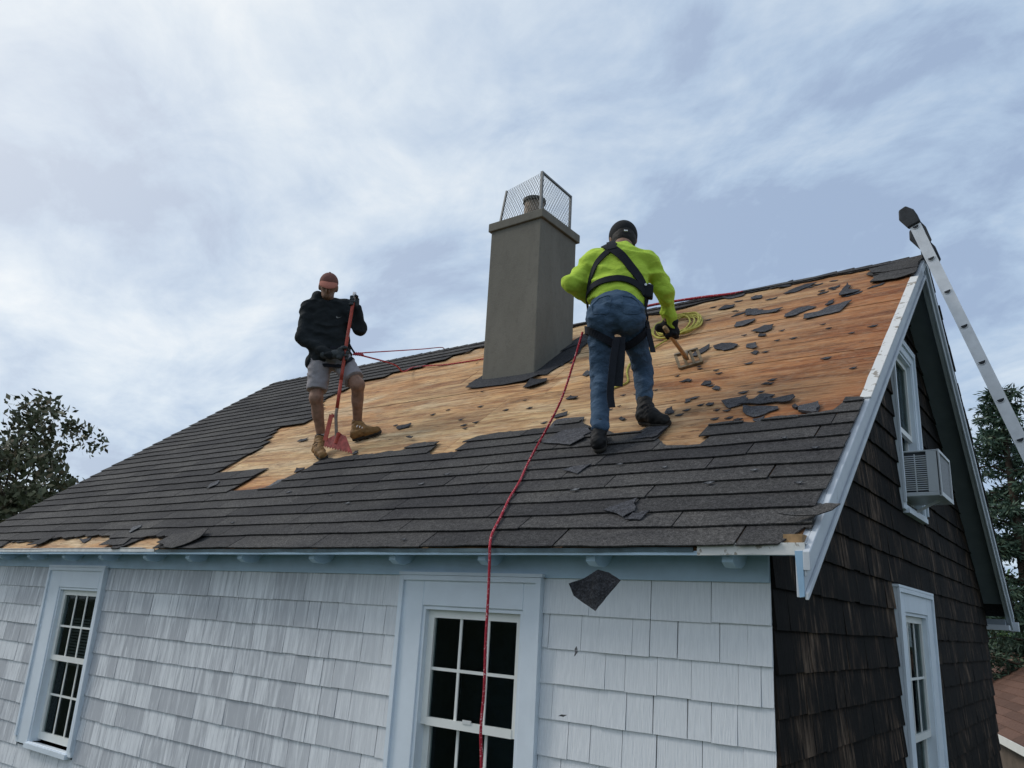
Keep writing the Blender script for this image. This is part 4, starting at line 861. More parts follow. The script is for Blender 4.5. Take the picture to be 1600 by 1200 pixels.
# ------------------------------------------------------------------ people: signed-distance bodies meshed with surface nets
A3 = lambda v: np.array(v, dtype=np.float64)
def nrm(v): v = A3(v); return v / np.linalg.norm(v)
def rc(a, b, r1, r2=None, fl=None):
    a, b = A3(a), A3(b); r2 = r1 if r2 is None else r2
    def f(p):
        q = p
        if fl is not None:
            ax, fac = A3(fl[0]), fl[1]; q = p + ((p - a) @ ax)[:, None] * ax * (1 / fac - 1)
        ab = b - a; t = np.clip(((q - a) @ ab) / (ab @ ab + 1e-12), 0, 1)
        return np.linalg.norm(q - a - t[:, None] * ab, axis=1) - (r1 + (r2 - r1) * t)
    rm = max(r1, r2); f.bb = (np.minimum(a, b) - rm, np.maximum(a, b) + rm); return f
def ell(c, r, ax=None):
    c, r = A3(c), A3(r); Rm = np.eye(3) if ax is None else np.array([nrm(x) for x in ax])
    def f(p):
        q = (p - c) @ Rm.T; k0 = np.linalg.norm(q / r, axis=1); k1 = np.linalg.norm(q / (r * r), axis=1) + 1e-9
        return k0 * (k0 - 1) / k1
    m_ = r.max(); f.bb = (c - m_, c + m_); return f
def slab(c, hs, ax, rd=0.01):
    c, hs = A3(c), A3(hs); Rm = np.array([nrm(x) for x in ax])
    def f(p):
        q = np.abs((p - c) @ Rm.T) - hs + rd
        return np.linalg.norm(np.maximum(q, 0), axis=1) + np.minimum(q.max(axis=1), 0) - rd
    m_ = np.linalg.norm(hs); f.bb = (c - m_, c + m_); return f
def smin(a, b, k):
    h = np.clip(0.5 + 0.5 * (b - a) / k, 0, 1); return b * (1 - h) + a * h - k * h * (1 - h)
def wob(p, fr, seed=0):
    x, y, z = p[:, 0] * fr + seed, p[:, 1] * fr + 1.7 * seed, p[:, 2] * fr
    return (np.sin(x + 1.9 * np.sin(1.3 * z + y)) + np.sin(1.7 * z + 1.4 * np.sin(1.1 * x - y)) + np.sin(1.2 * y + 1.6 * np.sin(1.9 * z - x))) / 3
def folds(p, fr, seed=0):
    a = fr * (p[:, 2] + 0.35 * p[:, 0] - 0.2 * p[:, 1]) + 3.2 * wob(p, fr * 0.30, seed) + seed; m_ = 0.5 + 0.5 * wob(p, fr * 0.22, seed + 3)
    return (np.abs(np.sin(a * 0.5)) - 0.62) * m_ + 0.35 * wob(p, fr * 0.8, seed + 1)
def union(ps, k=0.03, cuts=(), amp=0.0, fr=30, seed=1, subs=()):
    def f(p):
        d = ps[0](p)
        for q in ps[1:]: d = smin(d, q(p), k)
        for q in subs: d = -smin(-d, q(p), 0.01)
        if amp: d = d + amp * (folds(p, fr, seed) if amp > 0.0045 else wob(p, fr, seed))
        for (c, n) in cuts: d = np.maximum(d, (p - A3(c)) @ nrm(n))
        return d
    f.bb = (np.min([q.bb[0] for q in ps], axis=0), np.max([q.bb[1] for q in ps], axis=0)); return f
def nets(f, vox, pad=0.03):
    lo, hi = f.bb[0] - pad, f.bb[1] + pad; n = np.ceil((hi - lo) / vox).astype(int) + 1
    ax = [lo[i] + vox * np.arange(n[i]) for i in range(3)]
    G = np.stack(np.meshgrid(*ax, indexing='ij'), -1); V = f(G.reshape(-1, 3)).reshape(n); S = V < 0
    m = n - 1; acc = np.zeros((*m, 3)); cnt = np.zeros(m)
    corner = [(i, j, k) for i in (0, 1) for j in (0, 1) for k in (0, 1)]
    sl = lambda c: tuple(slice(c[i], c[i] + m[i]) for i in range(3))
    for a in corner:
        for d in range(3):
            if a[d]: continue
            b = list(a); b[d] = 1; va, vb = V[sl(a)], V[sl(b)]; x = (va < 0) != (vb < 0)
            t = np.where(x, va / np.where(x, va - vb, 1), 0)
            for i in range(3): acc[..., i] += np.where(x, a[i] + (t if i == d else 0), 0)
            cnt += x
    act = cnt > 0; idx = -np.ones(m, int); idx[act] = np.arange(act.sum())
    base = np.stack(np.nonzero(act), -1); verts = lo + vox * (base + acc[act] / cnt[act][:, None])
    faces = []
    for d in range(3):
        e1, e2 = (d + 1) % 3, (d + 2) % 3
        s0 = [slice(None)] * 3; s1 = [slice(None)] * 3; s0[d] = slice(0, -1); s1[d] = slice(1, None)
        x = S[tuple(s0)] != S[tuple(s1)]; P = np.stack(np.nonzero(x), -1)
        P = P[(P[:, e1] > 0) & (P[:, e2] > 0) & (P[:, e1] < m[e1]) & (P[:, e2] < m[e2])]
        q = []
        for (o1, o2) in ((-1, -1), (0, -1), (0, 0), (-1, 0)):
            c = P.copy(); c[:, e1] += o1; c[:, e2] += o2; q.append(idx[c[:, 0], c[:, 1], c[:, 2]])
        q = np.stack(q, -1); ins = S[P[:, 0], P[:, 1], P[:, 2]]
        q[~ins] = q[~ins][:, ::-1]; faces.append(q)
    F = np.concatenate(faces); F = F[(F >= 0).all(1)]
    return verts, F.tolist()
def sdf_part(name, f, mat, parent, vox=0.008, **k):
    v, F = nets(f, vox); return new(name, v, F, mat, parent, smooth=True, **k)
def ribbon(pts, w, f, off=0.005, th=0.004, n=6, side=None, march=None, closed=False):
    """flat webbing laid on the surface f: points are marched onto it along a direction (or one each)"""
    P = np.array([tuple(p) for p in (spline(pts, n) if n else pts)])
    def grad(p):
        e = 6e-3; g_ = np.stack([(f(p + e * np.eye(3)[i]) - f(p - e * np.eye(3)[i])) / (2 * e) for i in range(3)], -1); return g_ / (np.linalg.norm(g_, axis=1)[:, None] + 1e-9)
    if f is not None:
        if march is not None:
            mdir = np.broadcast_to(A3(march), P.shape)
            for _ in range(60): P = P + mdir * np.maximum(f(P) - off, -0.01)[:, None] * 0.6
        else:
            for _ in range(8): P = P - grad(P) * (f(P) - off)[:, None] * 0.9
        N = grad(P)
        for _ in range(2): N = N + np.roll(N, 1, 0) * .5 + np.roll(N, -1, 0) * .5 if closed else np.vstack([N[:1], (N[:-2] + N[1:-1] * 2 + N[2:]) / 4, N[-1:]])
        N = N / np.linalg.norm(N, axis=1)[:, None]
    else: N = np.tile(nrm(side), (len(P), 1))
    b = B(); V = []; m_ = len(P)
    for i in range(m_):
        t = (P[(i + 1) % m_] - P[i - 1]) if closed else P[min(i + 1, m_ - 1)] - P[max(i - 1, 0)]; t = t / np.linalg.norm(t); s_ = np.cross(t, N[i]); s_ /= np.linalg.norm(s_) + 1e-9
        for (a, c) in ((-1, 0), (1, 0), (1, 1), (-1, 1)): V.append(P[i] + s_ * a * w / 2 + N[i] * (c * th - (0.004 if c == 0 else 0)))
    F = []
    for i in range(m_ if closed else m_ - 1):
        k = i * 4; k2 = ((i + 1) % m_) * 4
        for j in range(4): F.append((k + j, k2 + j, k2 + (j + 1) % 4, k + (j + 1) % 4))
    if not closed: F.append((0, 1, 2, 3)); k = (m_ - 1) * 4; F.append((k + 3, k + 2, k + 1, k))
    b.add(V, F); return b
UP = A3((0, 0, 1)); RN = A3((0, -SP, CP)); RUv = A3((0, CP, SP))
def hand(wrist, grip, axis, palm_from, rh, sz=1.0, k=0.007, flip=1):
    """gloved hand closed round a handle: axis of the handle, palm_from = direction from handle centre to the palm"""
    g_, ax = A3(grip), nrm(axis); pf = A3(palm_from); pf = nrm(pf - ax * (pf @ ax)); sd = np.cross(ax, pf) * flip
    pc = g_ + pf * (rh + 0.016 * sz)
    ps = [rc(wrist, pc - ax * 0.0, 0.030 * sz, 0.034 * sz), slab(pc, (0.042 * sz, 0.036 * sz, 0.017 * sz), (ax, sd, pf), 0.014)]
    rf = 0.0105 * sz; R2 = rh + rf * 0.8
    for i in range(4):
        c = g_ + ax * (i - 1.5) * 0.0225 * sz; L = (1.0, 1.12, 1.05, 0.85)[i]; pr = None
        for a in np.linspace(0.5, 0.5 + 3.0 * L, 5):
            q = c + (pf * math.cos(a) + sd * math.sin(a)) * R2
            if pr is not None: ps.append(rc(pr, q, rf, rf * 0.95))
            pr = q
    c = g_ + ax * 0.045 * sz; pr = pc + ax * 0.03 * sz - sd * 0.02
    for a in np.linspace(-0.6, -2.2, 3):
        q = c + (pf * math.cos(a) + sd * math.sin(a)) * (R2 + 0.002); ps.append(rc(pr, q, 0.0125 * sz, 0.011 * sz)); pr = q
    return union(ps, k, amp=0.0015, fr=90)
def boot(parent, heel, toe, ankle, mat, up, shaft=0.115, lace=None, cuff=None):
    h, t, an, up = A3(heel), A3(toe), A3(ankle), A3(up); d = nrm(t - h); sd = np.cross(up, d)
    mid = h * 0.45 + t * 0.55
    top = h + d * 0.035 + up * 0.06; ank = nrm(an - top); cutp = top + ank * shaft
    f = union([rc(h + d * 0.03 + up * 0.052, mid + up * 0.055, 0.040, 0.042), rc(mid + up * 0.048, t - d * 0.03 + up * 0.040, 0.042, 0.037), rc(top, cutp + ank * 0.02, 0.044, 0.047), rc(mid + up * .07, cutp, 0.03, 0.04)], 0.03,
              cuts=[(h + up * 0.020, -up), (cutp, ank)], amp=0.0045, fr=75)
    bt = sdf_part('boot', f, mat, parent, 0.006)
    f = union([rc(h + d * 0.03 + up * 0.02, mid + up * 0.02, 0.043, 0.045), rc(mid + up * 0.02, t - d * 0.03 + up * 0.02, 0.045, 0.041)], 0.02, cuts=[(h, -up), (h + up * 0.026, up)])
    sdf_part('sole', f, 'sole_dark', bt, 0.006)
    if lace:
        for i in range(4):
            c = mid + up * (0.088 + 0.012 * i) - d * 0.022 * i; b = B().tube([c - sd * 0.026, c + up * 0.008, c + sd * 0.026], 0.0035, 5); b.out('lace', lace, bt)
    if cuff:
        f = union([rc(cutp - ank * 0.012, cutp + ank * 0.008, 0.051, 0.051)], 0.01, cuts=[(cutp - ank * 0.02, -ank), (cutp + ank * 0.014, ank)]); sdf_part('boot_cuff', f, cuff, bt, 0.006)
    return bt
def T3(v): return tuple(float(x) for x in v)

# ---- worker in dark hoodie and grey shorts, facing the camera
J = {k: A3(v) for k, v in {'head':(-4.384,0.814,5.284),'captop':(-4.415,0.808,5.446),'neck':(-4.439,0.873,5.140),'shR':(-4.558,0.765,5.070),'shL':(-4.342,1.017,5.130),'elR':(-4.543,0.721,4.762),'haR':(-4.238,0.831,4.574),'elL':(-4.169,1.065,4.899),'haL':(-4.125,0.953,5.105),'chest':(-4.440,0.903,4.950),'waist':(-4.427,0.948,4.688),'hipR':(-4.455,0.884,4.560),'hipL':(-4.335,1.024,4.583),'knR':(-4.420,0.864,4.205),'knL':(-4.085,1.045,4.335)}.items()}
heelA, toeA = A3(rp(-4.485, 1.60, 0.0)), A3(rp(-4.235, 1.445, 0.0)); heelB, toeB = A3(rp(-4.235, 1.835, 0.0)), A3(rp(-3.985, 1.945, 0.0))
RNv = RN
J['anR'] = heelA + A3((0.015, -0.01, 0.17)); J['anL'] = heelB + A3((0.02, -0.005, 0.17))
NH = A3((-0.759, 0.651, 0)); FW_ = -NH; RT = A3((0.651, 0.759, 0))
w1 = empty('person', T3((heelA + heelB) / 2), 'worker in black hoodie, red cap and grey shorts holding a red shingle remover', 'person')
hd = J['head']; fx = nrm(FW_ + A3((0, 0, -0.62))); hu = nrm(UP - fx * (UP @ fx)); hr = RT; hd = hd - UP * 0.012
skinps = [ell(hd + hu * 0.02, (0.076, 0.095, 0.100), (hr, fx, hu)), ell(hd - hu * 0.065 + fx * 0.03, (0.056, 0.062, 0.062), (hr, fx, hu)), rc(hd - hu * 0.06 - fx * 0.02, J['neck'] - UP * 0.03, 0.055, 0.062),
          ell(hd + fx * 0.100 - hu * 0.015, (0.015, 0.020, 0.026), (hr, fx, hu)), ell(hd + hr * 0.080 - hu * 0.005, (0.012, 0.022, 0.034), (hr, fx, hu)), ell(hd - hr * 0.080 - hu * 0.005, (0.012, 0.022, 0.034), (hr, fx, hu)),
          ell(hd + fx * 0.080 - hu * 0.062, (0.028, 0.014, 0.008), (hr, fx, hu)), ell(hd + fx * 0.080 - hu * 0.078, (0.026, 0.014, 0.009), (hr, fx, hu)),
          rc(J['chest'], J['waist'], 0.09), rc(J['waist'], (J['hipR'] + J['hipL']) / 2 + UP * .05, 0.08, 0.05), rc(J['shR'], J['shL'], 0.05), rc(J['chest'], J['neck'], 0.06),
          rc(J['shR'], J['elR'], 0.045, 0.038), rc(J['elR'], J['haR'], 0.038, 0.028), rc(J['shL'], J['elL'], 0.045, 0.038), rc(J['elL'], J['haL'], 0.038, 0.026),
          rc(J['hipR'] + UP * .03, J['knR'], 0.058, 0.062), rc(J['knR'], J['anR'], 0.058, 0.040), rc(J['hipL'] + UP * .03, J['knL'], 0.058, 0.064), rc(J['knL'], J['anL'], 0.059, 0.040),
          ell(J['knR'] * .68 + J['anR'] * .32 - FW_ * 0.018, (0.050, 0.054, 0.10), (hr, FW_, UP)), ell(J['knL'] * .68 + J['anL'] * .32 - FW_ * 0.018, (0.050, 0.054, 0.10), (hr, FW_, UP)),
          ell(J['knR'] + FW_ * 0.022, (0.040, 0.034, 0.05), (hr, FW_, UP)), ell(J['knL'] + FW_ * 0.022, (0.042, 0.034, 0.052), (hr, FW_, UP))]
eyes = [hd + fx * 0.092 + hu * 0.012 + hr * s_ * 0.031 for s_ in (-1, 1)]
body = sdf_part('body', union(skinps, 0.022, subs=[ell(e_, (0.017, 0.014, 0.010), (hr, fx, hu)) for e_ in eyes]), 'skin', w1, 0.0075)
for e_ in eyes: sdf_part('eye', union([ell(e_ - fx * 0.008, (0.011, 0.011, 0.011))], 0.01), 'eye_white', body, 0.004, )
hood = union([rc(J['shR'], J['shL'], 0.078, 0.078), rc(J['shR'] * .72 + J['shL'] * .28 - UP * .02, J['hipR'] + UP * 0.02 + RT * 0.01, 0.108, 0.118), rc(J['shL'] * .72 + J['shR'] * .28 - UP * .02, J['hipL'] + UP * 0.02 - RT * 0.01, 0.108, 0.112),
              rc(J['shR'], J['elR'], 0.080, 0.064), rc(J['elR'], J['elR'] * .02 + J['haR'] * .98, 0.064, 0.046), rc(J['shL'], J['elL'], 0.078, 0.062), rc(J['elL'], J['elL'] * .25 + J['haL'] * .75, 0.062, 0.044),
              ell(J['neck'] - FW_ * 0.07 + UP * 0.015, (0.115, 0.07, 0.062), (RT, NH, UP)), ell(J['neck'] - RT * 0.095 + UP * 0.035 + FW_ * 0.01, (0.060, 0.07, 0.072), (RT, NH, UP)), ell(J['neck'] + RT * 0.06 - UP * 0.005, (0.07, 0.07, 0.05), (RT, NH, UP)), rc(J['neck'] + FW_ * 0.07 - UP * 0.05 - RT * .03, J['neck'] + FW_ * 0.07 - UP * 0.05 + RT * .03, 0.04),
              rc(J['chest'] + UP * .05, J['waist'], 0.125, 0.12)], 0.035, cuts=[(J['hipR'] * .5 + J['hipL'] * .5 - UP * 0.035, (RT * 0.05 - UP))], amp=0.019, fr=40, seed=2)
hobj = sdf_part('hoodie', hood, 'hoodie_black', w1, 0.0085)
# small chest mark
lc = A3((-4.205, 0.83, 4.985)); lr = RT
pts = [(-0.024, -0.004), (-0.016, -0.012), (-0.004, -0.010), (0.026, 0.010), (-0.002, -0.001), (-0.012, -0.002), (-0.016, 0.006)]
q = []
for (a, c) in pts:
    p_ = (lc + lr * a * 1.1 + UP * c * 1.3)[None, :]
    for _ in range(8): p_ = p_ + NH * (hood(p_) - 0.003)[:, None]
    q.append(T3(p_[0]))
bb = B().prism(q, T3(FW_ * 0.003)); bb.out('chest_mark', 'mark_grey', hobj)
hmA = J['hipR'] * 0.20 + J['knR'] * 0.80; hmB = J['hipL'] * 0.22 + J['knL'] * 0.78
pel = (J['hipR'] + J['hipL']) / 2
def leg_cut(f, c, n): return union([f], 0.01, cuts=[(c, n)])
sA = union([rc(J['hipR'] + UP * 0.02, J['knR'], 0.108, 0.092)], .01, cuts=[(hmA, J['knR'] - J['hipR'])]); sB = union([rc(J['hipL'] + UP * .02, J['knL'] + (J['knL'] - J['hipL']) * .1, 0.108, 0.090)], .01, cuts=[(hmB, J['knL'] - J['hipL'])])
shorts = union([ell(pel + UP * 0.04, (0.185, 0.125, 0.12), (RT, NH, UP)), sA, sB], 0.02, amp=0.009, fr=50, seed=5)
sdf_part('shorts', shorts, 'shorts_grey', w1, 0.0075)
jk = union([ell(J['hipR'] - RT * 0.085 + UP * 0.0 - FW_ * 0.02, (0.05, 0.09, 0.075), (RT, NH, UP)), ell(J['hipL'] + RT * 0.085 + UP * 0.0, (0.05, 0.10, 0.07), (RT, NH, UP))], 0.01, cuts=[(pel + UP * 0.06, UP)], amp=0.004)
sdf_part('jacket_tail', jk, 'hoodie_black', w1, 0.0075)
cap = union([ell(hd + hu * 0.040 - fx * 0.004, (0.088, 0.104, 0.098), (hr, fx, hu))], 0.01, cuts=[(hd + hu * 0.032, -hu)])
cp = sdf_part('cap', cap, 'cap_red', w1, 0.006)
bc = hd + hu * 0.036 + fx * 0.085; bd_ = nrm(fx - hu * 0.22); bu = nrm(hu + fx * 0.22)
sdf_part('brim', union([ell(bc, (0.088, 0.105, 0.034), (hr, bd_, bu))], 0.01, subs=[ell(bc - bu * 0.010, (0.089, 0.106, 0.034), (hr, bd_, bu))]), 'cap_brim', cp, 0.004)
B().tube([T3(hd + hu * 0.136 - fx * .004), T3(hd + hu * 0.144 - fx * .004)], 0.008, 8).out('cap_button', 'cap_red', cp)
BLADE = [A3(v) for v in ((-4.295,0.918,3.750), (-3.985,0.985,3.678), (-4.243,0.917,4.043), (-4.186,0.940,4.021))]
# tool geometry
tt, t2, tb, te = A3((-4.117, 0.910, 5.187)), A3((-4.130, 0.895, 4.675)), A3((-4.171, 0.909, 4.027)), A3((-4.171, 0.955, 3.774))
ax1 = nrm(tt - t2)
gl = sdf_part('glove', hand(J['haL'] - UP * 0.055 - RT * 0.0 - FW_ * .03, tt - ax1 * 0.075, ax1, NH * 1.0 + RT * 0.5, 0.016, 1.08), 'glove_grey', w1, 0.0042)
gp = t2 + ax1 * (-0.085); axm = nrm(t2 - tb)
sdf_part('glove', hand(A3((-4.30, 0.80, 4.585)), gp, axm, NH * .5 - RT * 1.0, 0.016, 1.3, flip=-1), 'glove_grey', w1, 0.0042)
boot(w1, heelA, toeA, J['anR'], 'boot_tan', RNv, 0.115, 'sole_dark', 'sole_dark'); boot(w1, heelB, toeB, J['anL'], 'boot_tan', RNv, 0.115, 'tape_white', 'sole_dark')
for an, kn in ((J['anR'], J['knR']), (J['anL'], J['knL'])):
    u_ = nrm(kn - an); sdf_part('sock', union([rc(an + u_ * -0.03, an + u_ * 0.02, 0.044, 0.042)], .01, cuts=[(an + u_ * .025, u_)]), 'sock', w1, 0.006)
ribbon([(-4.28, 0.80, 4.50), (-4.20, 0.86, 4.50), (-4.15, 0.93, 4.55), (-4.15, 1.02, 4.62)], 0.03, shorts, 0.012).out('harness_strap', 'webbing', w1)
ribbon([(-4.25, 0.86, 4.69), (-4.20, 0.93, 4.67), (-4.18, 1.02, 4.655)], 0.035, hood, 0.012).out('harness_strap', 'webbing', w1)
B().tube(spline([(-4.23, 0.99, 4.79), (-4.215, 1.0, 4.74), (-4.20, 1.02, 4.70), (-4.185, 1.05, 4.66)], 5), 0.009, 6).out('lanyard', 'webbing', w1)
b = B()
for i in range(5): b.tube([(-4.19 + .012 * i, 1.045 + .012 * i, 4.64), (-4.19 + .012 * i, 1.06 + .012 * i, 4.668), (-4.178 + .012 * i, 1.06 + .012 * i, 4.645)], 0.010, 6)
b.out('rope_knot', 'red_rope', w1)

# ---- red shingle remover held by the hooded worker
tool = empty('shingle_remover', T3(te), 'red toothed shingle remover with long handle held by the hooded worker', 'tool')
B().tube(spline([T3(tt - ax1 * 0.05), T3(t2), T3(t2 * .5 + tb * .5)], 4), 0.0155, 10).out('handle', 'tool_red', tool, smooth=True)
B().tube([T3(t2 * .5 + tb * .5 - axm * 0.0), T3(tb * .9 + t2 * .1)], 0.0155, 10).out('lower_handle', 'tool_red', tool, smooth=True)
B().tube([T3(tt + ax1 * 0.012), T3(tt - ax1 * 0.075)], 0.0165, 10).out('grip_end', 'tape_white', tool, smooth=True)
B().tube([T3(t2 + ax1 * 0.155), T3(t2 + ax1 * 0.085)], 0.0163, 10).out('tape_band', 'tape_white', tool, smooth=True)
B().tube(spline([T3(tb * .9 + t2 * .1), T3(tb), T3(tb * .6 + te * .4), T3(te)], 5), 0.0145, 10).out('steel_shank', 'tool_steel', tool, smooth=True)
eL, eR, eT, eT2 = BLADE
ed = nrm(eR - eL); nn = nrm(np.cross(ed, eT - eL)); nn = nn if nn @ FW_ > 0 else -nn
pu = np.cross(nn, ed); pu = pu if pu[2] > 0 else -pu
Lb = np.linalg.norm(eR - eL); nt = 11; poly = []
for i in range(nt):
    s0 = i / nt; poly.append(eL + ed * Lb * s0 + pu * 0.018); poly.append(eL + ed * Lb * (s0 + 0.5 / nt))
poly += [eR + pu * 0.006, eT2 * .45 + eR * .55 + pu * 0.01, te + ed * 0.045 + pu * 0.09, te - ed * 0.01 + pu * 0.11, te - ed * .05 + pu * .07, eL * .78 + eT * .22]
bl = B().prism([T3(p) for p in poly], T3(nn * 0.006)).out('blade', 'tool_blade', tool)
b = B().bar(T3(eL * .80 + eT * .20 + nn * .003), T3(eT), 0.045, 0.006, T3(nn)); b.out('brace', 'tool_red', bl)
b = B().bar(T3(eT - pu * .006), T3(eT2), 0.03, 0.006, T3(nn)); b.out('brace_clip', 'tool_red', bl)
b = B().tube([T3(te + pu * 0.10 + nn * .012), T3(te + nn * .012 + pu * .005)], 0.019, 8); b.out('socket', 'tool_red', bl)

# ---- worker in lime shirt and harness, back to the camera
K = {k: A3(v) for k, v in {'head':(-1.301,0.920,5.098),'neck':(-1.269,0.857,4.942),'shL':(-1.425,0.715,4.815),'shR':(-1.090,0.900,4.800),'elL':(-1.51,0.575,4.600),'haL':(-1.50,0.86,4.575),'elR':(-1.015,1.000,4.615),'wrR':(-1.056,1.180,4.450),'haR':(-1.085,1.222,4.375),'chest':(-1.254,0.809,4.728),'waist':(-1.238,0.726,4.489),'hipL':(-1.301,0.646,4.310),'hipR':(-1.134,0.737,4.310),'knL':(-1.345,0.720,3.965),'knR':(-1.165,0.985,4.045)}.items()}
hA, tA = A3(rp(-1.245, 1.055, 0.022)), A3(rp(-1.36, 1.31, 0.022)); hB, tB = A3(rp(-1.165, 1.53, 0.0)), A3(rp(-0.925, 1.425, 0.0))
K['anL'] = hA + A3((-0.02, 0.02, 0.17)); K['anR'] = hB + A3((0.02, 0.0, 0.17))
N2 = A3((-0.483, 0.876, 0)); R2 = A3((0.876, 0.483, 0))
w2 = empty('person', T3((hA + hB) / 2), 'worker in lime green shirt, jeans and black harness seen from behind', 'person')
hd = K['head'] - UP * 0.048 + N2 * 0.01; fx = nrm(N2 - R2 * 0.15 - UP * 0.42); hu = nrm(UP - fx * (UP @ fx)); hr = np.cross(fx, hu)
ps = [ell(hd + hu * 0.01, (0.083, 0.102, 0.108), (hr, fx, hu)), ell(hd - hu * 0.07 + fx * 0.035, (0.056, 0.06, 0.06), (hr, fx, hu)), rc(hd - hu * 0.06 - fx * 0.03, K['neck'] - UP * 0.05, 0.058, 0.066),
      ell(hd + fx * 0.105 - hu * 0.02, (0.015, 0.02, 0.026), (hr, fx, hu)), ell(hd + hr * 0.088 - hu * 0.012, (0.012, 0.022, 0.034), (hr, fx, hu)), ell(hd - hr * 0.088 - hu * 0.012, (0.012, 0.022, 0.034), (hr, fx, hu)),
      ell(hd + fx * 0.085 - hu * 0.065, (0.028, 0.014, 0.010), (hr, fx, hu)),
      rc(K['chest'], K['waist'], 0.10), rc(K['waist'], (K['hipL'] + K['hipR']) / 2 + UP * .05, 0.09, 0.06), rc(K['shL'], K['shR'], 0.055), rc(K['chest'], K['neck'], 0.06),
      rc(K['shL'], K['elL'], 0.045, 0.04), rc(K['elL'], K['haL'], 0.04, 0.03), rc(K['shR'], K['elR'], 0.045, 0.04), rc(K['elR'], K['haR'], 0.034, 0.026),
      rc(K['hipL'] + UP * .03, K['knL'], 0.055, 0.045), rc(K['knL'], K['anL'], 0.042, 0.034), rc(K['hipR'] + UP * .03, K['knR'], 0.055, 0.045), rc(K['knR'], K['anR'], 0.042, 0.034)]
sdf_part('body', union(ps, 0.025), 'skin', w2, 0.0085)
sdf_part('hair', union([ell(hd - hu * 0.02 - fx * 0.012, (0.089, 0.101, 0.13), (hr, fx, hu))], .01, cuts=[(hd + fx * 0.03, fx), (hd - hu * 0.125, -hu)], amp=0.002, fr=120), 'hair', w2, 0.006)
cap2 = union([ell(hd + hu * 0.022, (0.103, 0.120, 0.112), (hr, fx, hu))], .01, cuts=[(hd - hu * 0.052, -hu)], subs=[ell(hd - fx * 0.115 - hu * 0.042, (0.034, 0.03, 0.016), (hr, fx, hu))])
cp = sdf_part('cap', cap2, 'cap_black', w2, 0.006)
bc = hd + fx * 0.125 - hu * 0.030 - hr * 0.05; bd_ = nrm(fx - hr * 0.55 - hu * 0.25); bu = nrm(hu + fx * 0.2); br_ = np.cross(bd_, bu)
sdf_part('brim', union([ell(bc, (0.080, 0.085, 0.028), (br_, bd_, bu))], .01, cuts=[(bc + bu * 0.010, bu)], subs=[ell(bc - bu * 0.014, (0.085, 0.09, 0.028), (br_, bd_, bu))]), 'cap_black', cp, 0.004)
B().tube([T3(hd + hu * 0.130), T3(hd + hu * 0.142)], 0.010, 8).out('cap_button', 'cap_black', cp)
tg = hd - fx * 0.109 - hu * 0.046 + hr * 0.0; tgn = nrm(-fx - hu * .1)
B().hexa([T3(tg + hr * a * 0.013 + hu * c * 0.006 + tgn * e2) for e2 in (-0.004, 0.006) for a, c in ((-1, -1), (1, -1), (1, 1), (-1, 1))]).out('strap_tag', 'tag_white', cp)
K['pelvis'] = (K['hipL'] + K['hipR']) / 2
hemc = K['waist'] - UP * 0.055; hemn = nrm(-UP + R2 * -0.27)
shirt = union([rc(K['shL'] * .92 + K['shR'] * .08, K['shR'] * .92 + K['shL'] * .08, 0.083, 0.083), rc(K['shL'] * .74 + K['shR'] * .26 - UP * .03, K['waist'] - R2 * 0.075 - UP * .10, 0.118, 0.118), rc(K['shR'] * .74 + K['shL'] * .26 - UP * .03, K['waist'] + R2 * 0.075 - UP * .10, 0.118, 0.118), rc(K['chest'] + UP * .06, K['waist'] - UP * .1, 0.135, 0.135),
               rc(K['shL'], K['elL'], 0.074, 0.056), rc(K['elL'], K['elL'] * .2 + K['haL'] * .8, 0.055, 0.046), rc(K['shR'], K['elR'], 0.076, 0.058), rc(K['elR'], K['wrR'] * .8 + K['haR'] * .2, 0.058, 0.044),
               rc(K['neck'] - UP * 0.075, K['neck'] - UP * 0.025, 0.10, 0.072), rc(K['shL'] * .6 + K['shR'] * .4 + UP * .055, K['shL'] * .4 + K['shR'] * .6 + UP * .055, 0.075)], 0.035, cuts=[(hemc, hemn)], amp=0.020, fr=40, seed=4)
sh = sdf_part('shirt', shirt, 'hivis', w2, 0.0085)
def jleg(hp, kn, an, s_):
    return [rc(hp + UP * .03, kn, 0.100, 0.066), rc(kn, an, 0.064, 0.058), ell(kn * .62 + an * .38 - N2 * 0.012, (0.056, 0.060, 0.12), (R2, N2, UP))]
jeans = union([ell(K['pelvis'] + UP * 0.07, (0.185, 0.138, 0.15), (R2, N2, UP)), ell(K['hipL'] - N2 * 0.050 + UP * 0.015, (0.100, 0.095, 0.110), (R2, N2, UP)), ell(K['hipR'] - N2 * 0.050 + UP * 0.015, (0.100, 0.095, 0.110), (R2, N2, UP))] + jleg(K['hipL'], K['knL'], K['anL'], -1) + jleg(K['hipR'], K['knR'], K['anR'], 1), 0.024,
              cuts=[(K['anL'] + UP * 0.0, A3((0, 0, -1)))] if False else (), amp=0.014, fr=58, seed=7)
jn = sdf_part('jeans', jeans, 'denim', w2, 0.008)
for s_, hp in ((-1, K['hipL']), (1, K['hipR'])):
    c = hp - N2 * 0.125 + UP * 0.075 + R2 * s_ * 0.005; w_, h_ = 0.06, 0.065
    ribbon([T3(c - R2 * w_ + UP * h_), T3(c - R2 * w_ * .95 - UP * h_ * .7), T3(c - UP * h_ * 1.1), T3(c + R2 * w_ * .95 - UP * h_ * .7), T3(c + R2 * w_ + UP * h_), T3(c - R2 * w_ + UP * h_)], 0.005, jeans, 0.002, 0.003, 4).out('pocket_seam', 'denim', jn)
boot(w2, hA, tA, K['anL'], 'boot_black', RNv, 0.13, 'webbing', 'boot_black'); boot(w2, hB, tB, K['anR'], 'boot_black', RNv, 0.13, 'webbing', 'boot_black')
W2S = union([shirt, jeans], 0.01)
